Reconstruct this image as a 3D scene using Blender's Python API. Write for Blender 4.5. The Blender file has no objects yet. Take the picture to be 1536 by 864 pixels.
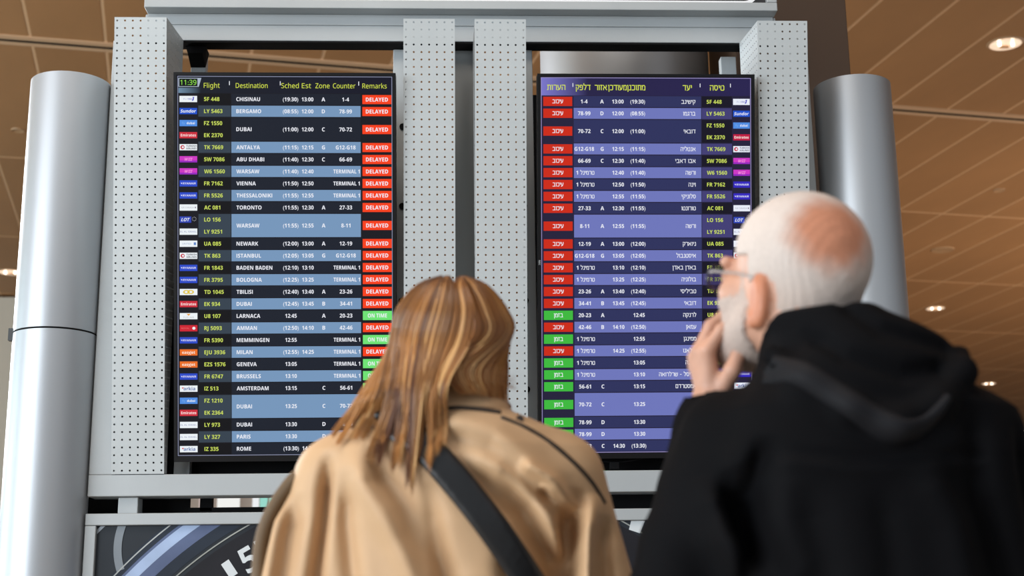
import bpy, math, random
import numpy as np
from mathutils import Vector, Matrix
random.seed(4); rng = np.random.default_rng(4)
R = math.radians
SC = bpy.context.scene
COL = SC.collection

# ------------------------------------------------------------------ camera
cam_d = bpy.data.cameras.new('camera'); cam = bpy.data.objects.new('camera', cam_d); COL.objects.link(cam)
cr = Vector((0.99902114, -0.04225939, -0.01307275)); cu = Vector((0.00272052, -0.23627199, 0.97168315))
cf = Vector((0.04415146, 0.97076758, 0.23592575))
cam.matrix_world = Matrix(((cr.x, cu.x, -cf.x, 0), (cr.y, cu.y, -cf.y, -4.57604), (cr.z, cu.z, -cf.z, 1.12), (0, 0, 0, 1)))
cam_d.sensor_width = 36; cam_d.lens = 2133 / 1536 * 36; cam_d.clip_end = 300
cam_d.dof.use_dof = True; cam_d.dof.focus_distance = 4.55; cam_d.dof.aperture_fstop = 4.0
SC.camera = cam
# ------------------------------------------------------------------ world, light, exposure
SC.view_settings.view_transform = 'Standard'; SC.view_settings.look = 'None'
SC.view_settings.gamma = 1; SC.view_settings.exposure = 0.0; SC.view_settings.use_curve_mapping = False
w = bpy.data.worlds.new('world'); SC.world = w; w.use_nodes = True
w.node_tree.nodes['Background'].inputs[0].default_value = (0.80, 0.90, 1.0, 1)
w.node_tree.nodes['Background'].inputs[1].default_value = 0.42

def area(name, loc, target, sx, sy, power, col):
    l = bpy.data.lights.new(name, 'AREA'); l.shape = 'RECTANGLE'; l.size = sx; l.size_y = sy
    l.energy = power; l.color = col
    o = bpy.data.objects.new(name, l); COL.objects.link(o); o.location = loc
    o.rotation_euler = (Vector(target) - Vector(loc)).to_track_quat('-Z', 'Y').to_euler()
    return o
area('facade_daylight', (-9, -8.3, 2.75), (0, 0, 1.9), 8, 5.2, 1330, (0.86, 0.94, 1.0))
area('right_fill', (7, -10, 4.0), (0.3, 0, 2.0), 5, 5, 22, (0.88, 0.94, 1.0))  # unseen fill lamp added from the right
area('overhead_fill', (-0.5, -3.6, 6.85), (-0.5, -2.6, 0), 3.5, 3.0, 190, (1.0, 0.95, 0.88))  # unseen lamp below the ceiling, added for top light on heads and shoulders
area('far_ceiling_fill', (16, 14, 1.5), (10, 22, 7), 12, 5, 1000, (1.0, 0.86, 0.70))  # added lamp out of view, aimed up to brighten the far ceiling
area('metal_column_fill', (-4.6, 4.2, 3.4), (0.7, 1.2, 3.4), 1.6, 2.2, 330, (0.92, 0.96, 1.0))  # added lamp beyond the frame, brightens the round metal column
area('left_ceiling_fill', (-16, 4, 2.0), (-5, 12, 7), 12, 5, 1550, (0.76, 0.95, 1.0))  # added lamp aimed up to lighten the left part of the ceiling

# ------------------------------------------------------------------ helpers
def lin(r, g, b):
    f = lambda v: (v / 255 / 12.92) if v / 255 <= .04045 else ((v / 255 + .055) / 1.055) ** 2.4
    return (f(r), f(g), f(b), 1)

def pbr(name, col, rough=.5, metal=0, spec=.5, noise=0, nscale=8, bump=0, bscale=60, rnd=0, stretch=None, attr=None):
    m = bpy.data.materials.new(name); m.use_nodes = True; nt = m.node_tree; b = nt.nodes['Principled BSDF']
    b.inputs['Base Color'].default_value = col; b.inputs['Roughness'].default_value = rough
    b.inputs['Metallic'].default_value = metal; b.inputs['Specular IOR Level'].default_value = spec
    N = nt.nodes.new; L = nt.links.new
    src = None
    tc = N('ShaderNodeTexCoord'); mp = N('ShaderNodeMapping'); L(tc.outputs['Object'], mp.inputs[0])
    if stretch: mp.inputs['Scale'].default_value = stretch
    if attr:
        a = N('ShaderNodeAttribute'); a.attribute_name = attr; src = a.outputs['Color']
    if noise:
        nz = N('ShaderNodeTexNoise'); nz.inputs['Scale'].default_value = nscale; nz.inputs['Detail'].default_value = 5
        L(mp.outputs[0], nz.inputs['Vector'])
        mr = N('ShaderNodeMapRange'); mr.inputs['From Min'].default_value = .3; mr.inputs['From Max'].default_value = .7
        mr.inputs['To Min'].default_value = 1 - noise; mr.inputs['To Max'].default_value = 1 + noise
        L(nz.outputs[0], mr.inputs[0])
        mx = N('ShaderNodeVectorMath'); mx.operation = 'SCALE'
        if src: L(src, mx.inputs[0])
        else: mx.inputs[0].default_value = col[:3]
        L(mr.outputs[0], mx.inputs['Scale']); src = mx.outputs[0]
    if rnd:
        oi = N('ShaderNodeObjectInfo'); mr = N('ShaderNodeMapRange')
        mr.inputs['To Min'].default_value = 1 - rnd; mr.inputs['To Max'].default_value = 1 + rnd
        L(oi.outputs['Random'], mr.inputs[0])
        mx = N('ShaderNodeVectorMath'); mx.operation = 'SCALE'
        if src: L(src, mx.inputs[0])
        else: mx.inputs[0].default_value = col[:3]
        L(mr.outputs[0], mx.inputs['Scale']); src = mx.outputs[0]
    if src: L(src, b.inputs['Base Color'])
    if bump:
        nz = N('ShaderNodeTexNoise'); nz.inputs['Scale'].default_value = bscale; nz.inputs['Detail'].default_value = 4
        L(mp.outputs[0], nz.inputs['Vector'])
        bp = N('ShaderNodeBump'); bp.inputs['Strength'].default_value = bump; bp.inputs['Distance'].default_value = .01
        L(nz.outputs[0], bp.inputs['Height']); L(bp.outputs[0], b.inputs['Normal'])
    return m

_em = {}
def glow(c, k=1.0, name=None):
    """lit screen colour, c in display values"""
    key = (c, k)
    if key in _em: return _em[key]
    m = bpy.data.materials.new(name or 'screen_light_%d_%d_%d' % c); m.use_nodes = True
    b = m.node_tree.nodes['Principled BSDF']; l = lin(*c)
    b.inputs['Base Color'].default_value = (.004, .004, .005, 1); b.inputs['Roughness'].default_value = .4
    b.inputs['Specular IOR Level'].default_value = .06
    b.inputs['Emission Color'].default_value = l; b.inputs['Emission Strength'].default_value = k
    _em[key] = m; return m

def gradient_glow(name, c0, c1, axis, a, b_, mid=None):
    m = glow((1, 1, len(_em)), 1.0, name); nt = m.node_tree; N = nt.nodes.new; L = nt.links.new
    tc = N('ShaderNodeTexCoord'); sx = N('ShaderNodeSeparateXYZ'); L(tc.outputs['Object'], sx.inputs[0])
    mr = N('ShaderNodeMapRange'); mr.inputs['From Min'].default_value = a; mr.inputs['From Max'].default_value = b_
    L(sx.outputs[axis], mr.inputs[0])
    cr_ = N('ShaderNodeValToRGB'); cr_.color_ramp.elements[0].color = lin(*c0); cr_.color_ramp.elements[1].color = lin(*c1)
    if mid:
        e = cr_.color_ramp.elements.new(mid[0]); e.color = lin(*mid[1])
    L(mr.outputs[0], cr_.inputs[0]); L(cr_.outputs[0], nt.nodes['Principled BSDF'].inputs['Emission Color'])
    return m

class MB:
    def __init__(s): s.v = []; s.f = []; s.m = []
    def poly(s, pts, mi=0):
        n = len(s.v); s.v += [tuple(p) for p in pts]; s.f.append(tuple(range(n, n + len(pts)))); s.m.append(mi)
    def rect(s, x0, y0, x1, y1, z=0, mi=0):
        s.poly([(x0, y0, z), (x1, y0, z), (x1, y1, z), (x0, y1, z)], mi)
    def raw(s, v, f, mi=0):
        n = len(s.v); s.v += [tuple(p) for p in v]; s.f += [tuple(i + n for i in q) for q in f]; s.m += [mi] * len(f)
    def box(s, a, b, mi=0):
        (x0, y0, z0), (x1, y1, z1) = a, b
        V = [(x0, y0, z0), (x1, y0, z0), (x1, y1, z0), (x0, y1, z0), (x0, y0, z1), (x1, y0, z1), (x1, y1, z1), (x0, y1, z1)]
        s.raw(V, [(0, 3, 2, 1), (4, 5, 6, 7), (0, 1, 5, 4), (1, 2, 6, 5), (2, 3, 7, 6), (3, 0, 4, 7)], mi)
    def cyl(s, c, r, h, n=24, axis='z', r2=None, cap=(1, 1), mi=0):
        r2 = r if r2 is None else r2
        def pt(a, rr, t):
            x, y = rr * math.cos(a), rr * math.sin(a)
            if axis == 'z': return (c[0] + x, c[1] + y, c[2] + t)
            if axis == 'y': return (c[0] + x, c[1] + t, c[2] + y)
            return (c[0] + t, c[1] + x, c[2] + y)
        V = [pt(2 * math.pi * i / n, r, 0) for i in range(n)] + [pt(2 * math.pi * i / n, r2, h) for i in range(n)]
        F = [(i, (i + 1) % n, n + (i + 1) % n, n + i) for i in range(n)]
        if cap[0]: F.append(tuple(range(n))[::-1])
        if cap[1]: F.append(tuple(range(n, 2 * n)))
        s.raw(V, F, mi)
    def tube(s, pts, r, n=8, mi=0):
        pts = [Vector(p) for p in pts]; rs = r if hasattr(r, '__len__') else [r] * len(pts); V = []; F = []
        for i, p in enumerate(pts):
            t = (pts[min(i + 1, len(pts) - 1)] - pts[max(i - 1, 0)]).normalized()
            a = t.cross(Vector((0.13, .21, 1))).normalized(); b = t.cross(a)
            for k in range(n):
                an = 2 * math.pi * k / n; V.append(p + (a * math.cos(an) + b * math.sin(an)) * rs[i])
        for i in range(len(pts) - 1):
            for k in range(n): F.append((i * n + k, i * n + (k + 1) % n, (i + 1) * n + (k + 1) % n, (i + 1) * n + k))
        F.append(tuple(range(n))[::-1]); F.append(tuple(range((len(pts) - 1) * n, len(pts) * n)))
        s.raw(V, F, mi)
    def build(s, name, mats, parent=None, smooth=False, bevel=0):
        me = bpy.data.meshes.new(name); me.from_pydata(s.v, [], s.f); me.update()
        mats = mats if isinstance(mats, (list, tuple)) else [mats]
        for m in mats: me.materials.append(m)
        me.polygons.foreach_set('material_index', s.m)
        if smooth: me.shade_smooth() if smooth is True else me.shade_smooth()
        o = bpy.data.objects.new(name, me); COL.objects.link(o)
        if parent: attach(o, parent)
        if bevel:
            b = o.modifiers.new('bevel', 'BEVEL'); b.width = bevel; b.segments = 2; b.limit_method = 'ANGLE'
            me.shade_smooth(); b.harden_normals = True
        if smooth == 'auto':
            e = o.modifiers.new('es', 'EDGE_SPLIT'); e.split_angle = R(35)
        return o

def attach(o, parent):
    o.parent = parent
    if not parent.get('_local'):
        p = parent
        o.matrix_parent_inverse = world_of(p).inverted()
def world_of(p):
    m = p.matrix_basis.copy()
    if p.parent: m = world_of(p.parent) @ p.matrix_parent_inverse @ m
    return m
def tag(o, label=None, cat=None, group=None, kind=None):
    if label: o['label'] = label
    if cat: o['category'] = cat
    if group: o['group'] = group
    if kind: o['kind'] = kind
    return o
def empty(name, loc, label=None, cat=None, group=None):
    o = bpy.data.objects.new(name, None); COL.objects.link(o); o.location = loc; o.empty_display_size = .1
    return tag(o, label, cat, group)

# ---- lettering -------------------------------------------------------------
_tc = {}
TMP = bpy.data.scenes.new('lettering_scratch')
def raw_glyphs(t):
    c = bpy.data.curves.new('lettering', 'FONT'); c.body = t; c.size = 1; c.resolution_u = 2
    o = bpy.data.objects.new('lettering', c); TMP.collection.objects.link(o); vl = TMP.view_layers[0]; vl.update()
    me = bpy.data.meshes.new_from_object(o.evaluated_get(vl.depsgraph))
    v = np.array([q.co[:] for q in me.vertices]) if len(me.vertices) else np.zeros((0, 3))
    f = [tuple(p.vertices) for p in me.polygons]
    bpy.data.objects.remove(o); bpy.data.curves.remove(c); bpy.data.meshes.remove(me)
    return v, f
def glyph(ch, bold):
    """outline and advance of one character"""
    key = (ch, bold)
    if key not in _tc:
        if ch == 'I': t = chr((0x1D5EE if bold else 0x1D5BA) + 11)
        elif 'A' <= ch <= 'Z': t = chr((0x1D5D4 if bold else 0x1D5A0) + ord(ch) - 65)
        elif 'a' <= ch <= 'z': t = chr((0x1D5EE if bold else 0x1D5BA) + ord(ch) - 97)
        elif '0' <= ch <= '9': t = chr((0x1D7EC if bold else 0x1D7E2) + ord(ch) - 48)
        else: t = ch
        if '_bar' not in _tc: _tc['_bar'] = raw_glyphs('l')[0][:, 0].max()
        v, f = raw_glyphs(t) if ch != ' ' else (np.zeros((0, 3)), [])
        if ch == 'I': v[:, 1] *= .714 / v[:, 1].max()
        _tc[key] = (v, f, raw_glyphs(t + 'l')[0][:, 0].max() - _tc['_bar'])
    return _tc[key]
def glyphs(s, bold):
    V, F, x, n = [], [], 0.0, 0
    for ch in s:
        v, f, adv = glyph(ch, bold)
        if len(v): V.append(v + np.array([x, 0, 0])); F += [tuple(i + n for i in q) for q in f]; n += len(v)
        x += adv
    return (np.concatenate(V) if V else np.zeros((0, 3))), F
def heb(s):
    return s[::-1]
def text(mb, s, x, y, cap, align='l', z=0, mi=0, bold=False, width=None, slant=0, rot=0, xs=.97):
    """x: anchor, y: vertical centre of the capitals"""
    v, f = glyphs(s, bold)
    if not len(v): return
    v = v.copy(); k = cap / .714
    x0, x1 = v[:, 0].min(), v[:, 0].max(); sx = k * xs if width is None else width / (x1 - x0)
    v[:, 0] = (v[:, 0] - x0) * sx; wd = (x1 - x0) * sx
    v[:, 1] = v[:, 1] * k - cap / 2; v[:, 0] += slant * v[:, 1]
    v[:, 0] -= {'l': 0, 'c': wd / 2, 'r': wd}[align]
    if rot:
        c, s_ = math.cos(rot), math.sin(rot); v[:, :2] = np.stack([v[:, 0] * c - v[:, 1] * s_, v[:, 0] * s_ + v[:, 1] * c], 1)
    v[:, 0] += x; v[:, 1] += y; v[:, 2] = z
    mb.raw(v.tolist(), f, mi)

HS_ = {'א': (.78, [[(0, 1), (.78, 0)], [(.68, 1), (.68, .62), (.5, .42)], [(.06, 0), (.06, .38), (.28, .62)]]), 'ב': (.78, [[(.05, 1), (.55, 1), (.62, .9), (.62, 0)], [(0, 0), (.78, 0)]]),
 'ג': (.46, [[(.05, 1), (.3, 1), (.36, .9), (.36, .35), (.46, 0)], [(.36, .3), (0, 0)]]), 'ד': (.72, [[(0, 1), (.72, 1)], [(.58, 1), (.58, 0)]]), 'ה': (.68, [[(0, 1), (.6, 1), (.66, .9), (.66, 0)], [(.06, .58), (.06, 0)]]),
 'ו': (.16, [[(0, 1), (.1, 1), (.14, .9), (.14, 0)]]), 'ז': (.4, [[(0, 1), (.4, 1)], [(.24, 1), (.18, .5), (.2, 0)]]), 'ט': (.7, [[(.1, 1), (.04, .85), (.04, .1), (.14, 0), (.58, 0), (.68, .12), (.68, .85), (.58, 1), (.38, 1)]]),
 'י': (.16, [[(0, 1), (.1, 1), (.14, .9), (.14, .52)]]), 'כ': (.64, [[(.02, 1), (.5, 1), (.62, .86), (.62, .14), (.5, 0), (.02, 0)]]), 'ל': (.6, [[(.05, 1.35), (.05, 1), (.56, 1), (.58, .75), (.3, 0)]]),
 'מ': (.7, [[(0, 1), (.1, .65), (.06, 0)], [(.08, .7), (.25, .98), (.5, 1), (.68, .8), (.68, 0), (.38, 0)]]), 'ן': (.16, [[(0, 1), (.1, 1), (.14, .9), (.14, -.35)]]), 'נ': (.38, [[(.1, 1), (.3, 1), (.36, .88), (.36, 0), (0, 0)]]),
 'ם': (.68, [[(0, 1), (.6, 1), (.66, .9), (.66, 0), (.06, 0), (.06, 1)]]), 'ס': (.7, [[(0, 1), (.55, 1), (.68, .8), (.66, .35), (.5, .05), (.34, 0), (.2, .05), (.06, .35), (.08, 1)]]),
 'ע': (.66, [[(.05, 1), (.12, .55), (.3, .12)], [(.62, 1), (.6, .55), (.42, .1), (0, -.05)]]), 'פ': (.66, [[(.3, .55), (.1, .55), (.06, .7), (.1, 1), (.5, 1), (.64, .85), (.64, .14), (.5, 0), (.05, 0)]]),
 'ק': (.68, [[(0, 1), (.66, 1), (.66, .6), (.45, .1)], [(.1, .62), (.1, -.35)]]), 'ר': (.6, [[(0, 1), (.5, 1), (.6, .88), (.6, 0)]]), 'ש': (.84, [[(.04, 1), (.1, 0), (.6, 0), (.78, .3), (.82, 1)], [(.42, 1), (.4, .55), (.12, .42)]]),
 'ת': (.7, [[(0, 0), (.12, 0), (.16, .1), (.16, 1)], [(.02, 1), (.58, 1), (.68, .88), (.68, 0)]]), "'": (.06, [[(.05, 1.1), (0, .75)]]), '-': (.35, [[(0, .5), (.35, .5)]]), ' ': (.3, [])}
def htext(mb, s, x, y, h, align='l', z=0, mi=0, width=None, th=.085):
    """Hebrew lettering in drawn strokes, right to left; h is the letter height, y its centre"""
    s = s[::-1]; segs = []; X = 0
    for ch in s:
        w_, st = HS_[ch]
        for l in st:
            for a, b in zip(l, l[1:]): segs.append(((a[0] + X, a[1]), (b[0] + X, b[1])))
        X += w_ + .24
    X -= .24; k = h if width is None else width / X
    off = {'l': 0, 'c': -X * k / 2, 'r': -X * k}[align]
    for a, b in segs:
        A = Vector((x + off + a[0] * k, y + (a[1] - .5) * h)); B = Vector((x + off + b[0] * k, y + (b[1] - .5) * h)); d = (B - A).normalized() * th * h; n = Vector((-d.y, d.x))
        A -= d * .8; B += d * .8; mb.poly([(*(A - n), z), (*(B - n), z), (*(B + n), z), (*(A + n), z)], mi)
# ------------------------------------------------------------------ materials
PAINT = pbr('grey_painted_steel', (.41, .435, .445, 1), .45, .15, noise=.05, nscale=3, bump=.03, bscale=140)
PAINT2 = pbr('pale_perforated_steel', (.50, .535, .545, 1), .5, .1, noise=.03, nscale=4)
DARK = pbr('dark_steel', (.045, .048, .05, 1), .5, .2)
BLACK = pbr('black_housing', (.004, .004, .0045, 1), .8, spec=.15)
BEZ = pbr('black_bezel_plastic', (.006, .006, .007, 1), .4, spec=.25)
PIPE = pbr('satin_aluminium_cladding', (.42, .44, .465, 1), .44, .62, noise=.03, nscale=2.5, stretch=(1, 1, .2), bump=.02, bscale=40)
BROWN = pbr('brown_column_cladding', (.100, .060, .037, 1), .55, 0, noise=.06, nscale=1.2)
SKIRT = pbr('poster_ink', (.02, .024, .03, 1), .35, noise=.2, nscale=2)

# ------------------------------------------------------------------ structure: floor, walls, ceiling
mb = MB(); mb.box((-30, -25, -.1), (40, 48, 0))
tag(mb.build('floor', pbr('terrazzo_floor', (.42, .38, .33, 1), .3, noise=.08, nscale=30)), kind='structure')
WALL = pbr('pale_wall', (.55, .48, .40, 1), .7, noise=.03, nscale=.5)
mb = MB(); mb.box((-30, 48, 0), (40, 48.3, 7.6)); tag(mb.build('wall_back', WALL), kind='structure')
mb = MB(); mb.box((-14, 20, 0), (-7.45, 20.4, 6.95))
tag(mb.build('wall_left', WALL), kind='structure')

ZC = 7.0; TH = R(11.07); TV = Vector((math.cos(TH), math.sin(TH), 0)); NV = Vector((-math.sin(TH), math.cos(TH), 0))
def tn(t, n, z): return TV * t + NV * n + Vector((0, 0, z))
WOOD = pbr('warm_wood_ceiling_board', (.43, .218, .092, 1), .55, noise=.07, nscale=1.6, stretch=(1, .35, 1), rnd=.05)
SEAM = pbr('pale_wood_joint', (.74, .47, .27, 1), .6)
mb = MB(); a = [tn(-32, -6, ZC + .004), tn(42, -6, ZC + .004), tn(42, 48, ZC + .004), tn(-32, 48, ZC + .004)]
mb.raw(a + [p + Vector((0, 0, .3)) for p in a], [(3, 2, 1, 0), (4, 5, 6, 7), (0, 1, 5, 4), (1, 2, 6, 5), (2, 3, 7, 6), (3, 0, 4, 7)])
ceiling = tag(mb.build('ceiling', SEAM), kind='structure')
PW, PL = .729, 3.8
# unit board, shared by all (local x across, y along), downlight holes are not cut: lamps are recessed cans in trims
def board(mbx, t0, n0, t1, n1, z=ZC):
    a = [tn(t0, n0, z), tn(t1, n0, z), tn(t1, n1, z), tn(t0, n1, z)]
    mbx.raw(a + [p + Vector((0, 0, .012)) for p in a], [(3, 2, 1, 0), (0, 1, 5, 4), (1, 2, 6, 5), (2, 3, 7, 6), (3, 0, 4, 7)])
mb = MB(); g, ge = .019, .024
mb.raw([(g, ge, 0), (PW - g, ge, 0), (PW - g, PL - ge, 0), (g, PL - ge, 0), (g, ge, .012), (PW - g, ge, .012), (PW - g, PL - ge, .012), (g, PL - ge, .012)],
       [(3, 2, 1, 0), (0, 1, 5, 4), (1, 2, 6, 5), (2, 3, 7, 6), (3, 0, 4, 7)])
bo = mb.build('board', WOOD); bmesh_data = bo.data; bpy.data.objects.remove(bo)
def project(P):
    d = Vector(P) - Vector((0, -4.57604, 1.12)); zc = d.dot(cf)
    if zc <= .1: return None
    return 768 + 2133 * d.dot(cr) / zc, 432 - 2133 * d.dot(cu) / zc
rest = MB(); cand = []
for k in range(-4, 11):
    n0 = 9.63 + PL * k
    for j in range(-44, 58):
        t0 = .505 + PW * j
        q = project(tn(t0 + PW / 2, n0 + PL / 2, ZC)); vis = False
        for aa in (0, .5, 1):
            for bb in (0, .25, .5, .75, 1):
                q = project(tn(t0 + PW * aa, n0 + PL * bb, ZC))
                if q and -10 < q[0] < 1546 and -10 < q[1] < 700:
                    if (q[0] < 172 and q[1] < 560) or (q[0] > 1270) or (265 < q[0] < 830 and q[1] > 60 and q[1] < 115): vis = True
        if vis and n0 < 38: cand.append((n0, t0))
        elif n0 < 47: board(rest, t0 + g, n0 + ge, t0 + PW - g, n0 + PL - ge)
cand.sort()
for n0, t0 in cand[300:]: board(rest, t0 + g, n0 + ge, t0 + PW - g, n0 + PL - ge)
for n0, t0 in cand[:300]:
    o = bpy.data.objects.new('board', bmesh_data); COL.objects.link(o); o.location = tn(t0, n0, ZC)
    o.rotation_euler = (0, 0, TH); attach(o, ceiling)
o = rest.build('boards_beyond', WOOD, ceiling); o['kind'] = 'stuff'; o.name = 'distant_boards'
# expansion joint with two pale rails
mb = MB()
for d0, d1, z0 in ((-.115, -.03, -.014), (.03, .115, -.014)):
    a = [tn(-32, 9.63 + d0, ZC + z0), tn(42, 9.63 + d0, ZC + z0), tn(42, 9.63 + d1, ZC + z0), tn(-32, 9.63 + d1, ZC + z0)]
    mb.raw(a + [p + Vector((0, 0, .03)) for p in a], [(3, 2, 1, 0), (0, 1, 5, 4), (1, 2, 6, 5), (2, 3, 7, 6), (3, 0, 4, 7)])
tag(mb.build('joint_rail', pbr('joint_rail_wood', (.66, .42, .25, 1), .5), ceiling))
mb = MB(); a = [tn(-32, 9.6, ZC - .013), tn(42, 9.6, ZC - .013), tn(42, 9.66, ZC - .013), tn(-32, 9.66, ZC - .013)]
mb.raw(a + [p + Vector((0, 0, .02)) for p in a], [(3, 2, 1, 0), (0, 1, 5, 4), (1, 2, 6, 5), (2, 3, 7, 6), (3, 0, 4, 7)])
mb.build('joint_gap', BLACK, ceiling)

# ------------------------------------------------------------------ downlights
LAMP = bpy.data.materials.new('lamp_glow'); LAMP.use_nodes = True
b_ = LAMP.node_tree.nodes['Principled BSDF']; b_.inputs['Emission Color'].default_value = (1, .86, .68, 1); b_.inputs['Emission Strength'].default_value = 5
REFL = pbr('lamp_reflector', (.9, .8, .7, 1), .3, .3); b_ = REFL.node_tree.nodes['Principled BSDF']
b_.inputs['Emission Color'].default_value = (1, .72, .5, 1); b_.inputs['Emission Strength'].default_value = .75
TRIM = pbr('downlight_trim', (.46, .27, .14, 1), .5)
def downlight(x, y, r, label, lit=True):
    t = empty('ceiling_downlight', (x, y, ZC), label, 'ceiling light', 'ceiling downlights')
    # trim ring
    mb = MB(); n = 32
    for i in range(n):
        a0, a1 = 2 * math.pi * i / n, 2 * math.pi * (i + 1) / n
        for (ra, za, rb, zb) in ((r * 1.16, ZC - .001, r * 1.08, ZC - .014), (r * 1.08, ZC - .014, r * .98, ZC - .012)):
            mb.poly([(x + ra * math.cos(a0), y + ra * math.sin(a0), za), (x + ra * math.cos(a1), y + ra * math.sin(a1), za),
                     (x + rb * math.cos(a1), y + rb * math.sin(a1), zb), (x + rb * math.cos(a0), y + rb * math.sin(a0), zb)])
    mb.build('trim_ring', TRIM, t, smooth=True)
    mb = MB()
    prof = [(.99, -.012), (.93, -.010), (.75, -.006), (.5, -.004), (0.001, -.003)]
    for i in range(n):
        a0, a1 = 2 * math.pi * i / n, 2 * math.pi * (i + 1) / n
        for (ra, za), (rb, zb) in zip(prof[:-1], prof[1:]):
            mb.poly([(x + r * ra * math.cos(a0), y + r * ra * math.sin(a0), ZC + za), (x + r * ra * math.cos(a1), y + r * ra * math.sin(a1), ZC + za),
                     (x + r * rb * math.cos(a1), y + r * rb * math.sin(a1), ZC + zb), (x + r * rb * math.cos(a0), y + r * rb * math.sin(a0), ZC + zb)])
    mb.build('reflector', REFL if lit else TRIM, t, smooth=True)
    if lit:
        for s in (-1, 1):
            mb = MB(); mb.cyl((x + s * r * .42, y - r * .1, ZC - .035), r * .09, .03, 12); mb.build('bulb', LAMP, t)
        mb = MB(); mb.box((x - r * .25, y + r * .2, ZC - .03), (x + r * .3, y + r * .38, ZC - .008)); mb.build('lamp_bridge', TRIM, t)
downlight(5.771, 8.929, .165, 'large lit round downlight at upper right, nearest of the lit ceiling lights')
downlight(9.196, 21.315, .17, 'lit round ceiling light beside the right steel column, above the man in black')
downlight(10.645, 25.45, .17, 'small lit ceiling light just above the hood and right shoulder of the man')
downlight(13.387, 29.787, .17, 'small lit ceiling light further right over the right shoulder of the man')
downlight(17.617, 38.474, .19, 'farthest lit ceiling light at the right edge, beside the man\'s upper arm')
downlight(-7.2, 18.4, .19, 'lit ceiling light at the left edge beside the left steel column')
downlight(-5.107, 11.611, .07, 'small unlit round ceiling cover at the upper left edge', False)
downlight(7.62, 13.95, .07, 'small unlit round ceiling cover right of the right steel column', False)
downlight(7.9, 17.1, .16, 'larger unlit round ceiling cover near the right steel column', False)

# ------------------------------------------------------------------ display stand
stand = empty('display_stand', (.053, .05, 0), 'grey steel frame holding the two flight boards, with dotted perforated panels', 'stand')
XL, XR = -1.145, 1.251
def part(name, boxes, mat, parent, bevel=.003, label=None):
    mb = MB()
    for a, b in boxes: mb.box(a, b)
    return tag(mb.build(name, mat, parent, bevel=bevel), label)
part('bottom_beam', [((XL, 0, 1.557), (XR, .10, 1.626))], PAINT, stand)
part('top_beam', [((-1.04, 0.001, 3.109), (1.145, .062, 3.205))], PAINT, stand)
part('top_beam_lip', [((-1.03, -.004, 3.166), (1.135, .001, 3.205))], PAINT, stand, .001)
part('top_beam_shade', [((-1.04, .0, 3.101), (1.145, .062, 3.1085))], BLACK, stand, .001)  # black plate standing in for the shade under the beam
for x0, x1 in ((XL, -1.06), (1.166, XR)):
    part('upright', [((x0, .001, 1.6261), (x1, .10, 3.1085))], PAINT, stand)
for x0, x1 in ((-.192, -.13), (.236, .292)):
    part('upright', [((x0, .05, 1.6261), (x1, .11, 3.1005))], PAINT, stand)
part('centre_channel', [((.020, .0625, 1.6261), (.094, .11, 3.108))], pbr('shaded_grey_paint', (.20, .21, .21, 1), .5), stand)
part('screen_post', [((-.897, .1, 1.6265), (-.845, .14, 3.1005))], PAINT, stand)
part('screen_post', [((.965, .1, 1.6265), (1.02, .14, 3.1005))], PAINT, stand)
mb = MB(); mb.raw([(-.905, .03, 3.10), (-.835, .03, 3.10), (-.846, .03, 3.075), (-.897, .03, 3.075), (-.905, .098, 3.10), (-.835, .098, 3.10), (-.846, .098, 3.05), (-.897, .098, 3.05)],
       [(0, 1, 2, 3), (7, 6, 5, 4), (0, 4, 5, 1), (1, 5, 6, 2), (2, 6, 7, 3), (3, 7, 4, 0)]); mb.build('gusset', BLACK, stand)
for x in (-.166, .263):
    for z in (2.815, 2.53, 2.2, 1.9):
        mb = MB(); mb.cyl((x + (.008 if x < 0 else -.008), .0445, z), .011, .006, 12, 'y'); mb.build('bolt', BLACK, stand)
# legs of the stand
for x in (-1.052, .0, 1.10):
    part('short_post', [((x, .02, 1.5035), (x + .063, .09, 1.5565))], PAINT, stand)
for x in (-1.13, 1.17):
    part('leg', [((x, .175, 0), (x + .063, .235, 1.60))], DARK, stand)
    part('foot_plate', [((x - .04, .12, 0), (x + .103, .29, .012))], DARK, stand)
# black rear panels
part('rear_panel', [((-1.12, .141, 1.60), (-.2, .17, 2.97))], BLACK, stand)
part('rear_panel', [((.28, .141, 1.60), (1.2, .17, 2.97))], BLACK, stand)
part('lower_rear_panel', [((-1.205, .156, .35), (-.85, .17, 1.57)), ((-.85, .14, .35), (-.5, .17, 1.532)), ((-.815, .14, 1.52), (-.775, .17, 1.57)), ((-.5, .14, .35), (1.2, .17, 1.57))], BLACK, stand, .001)

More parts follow.
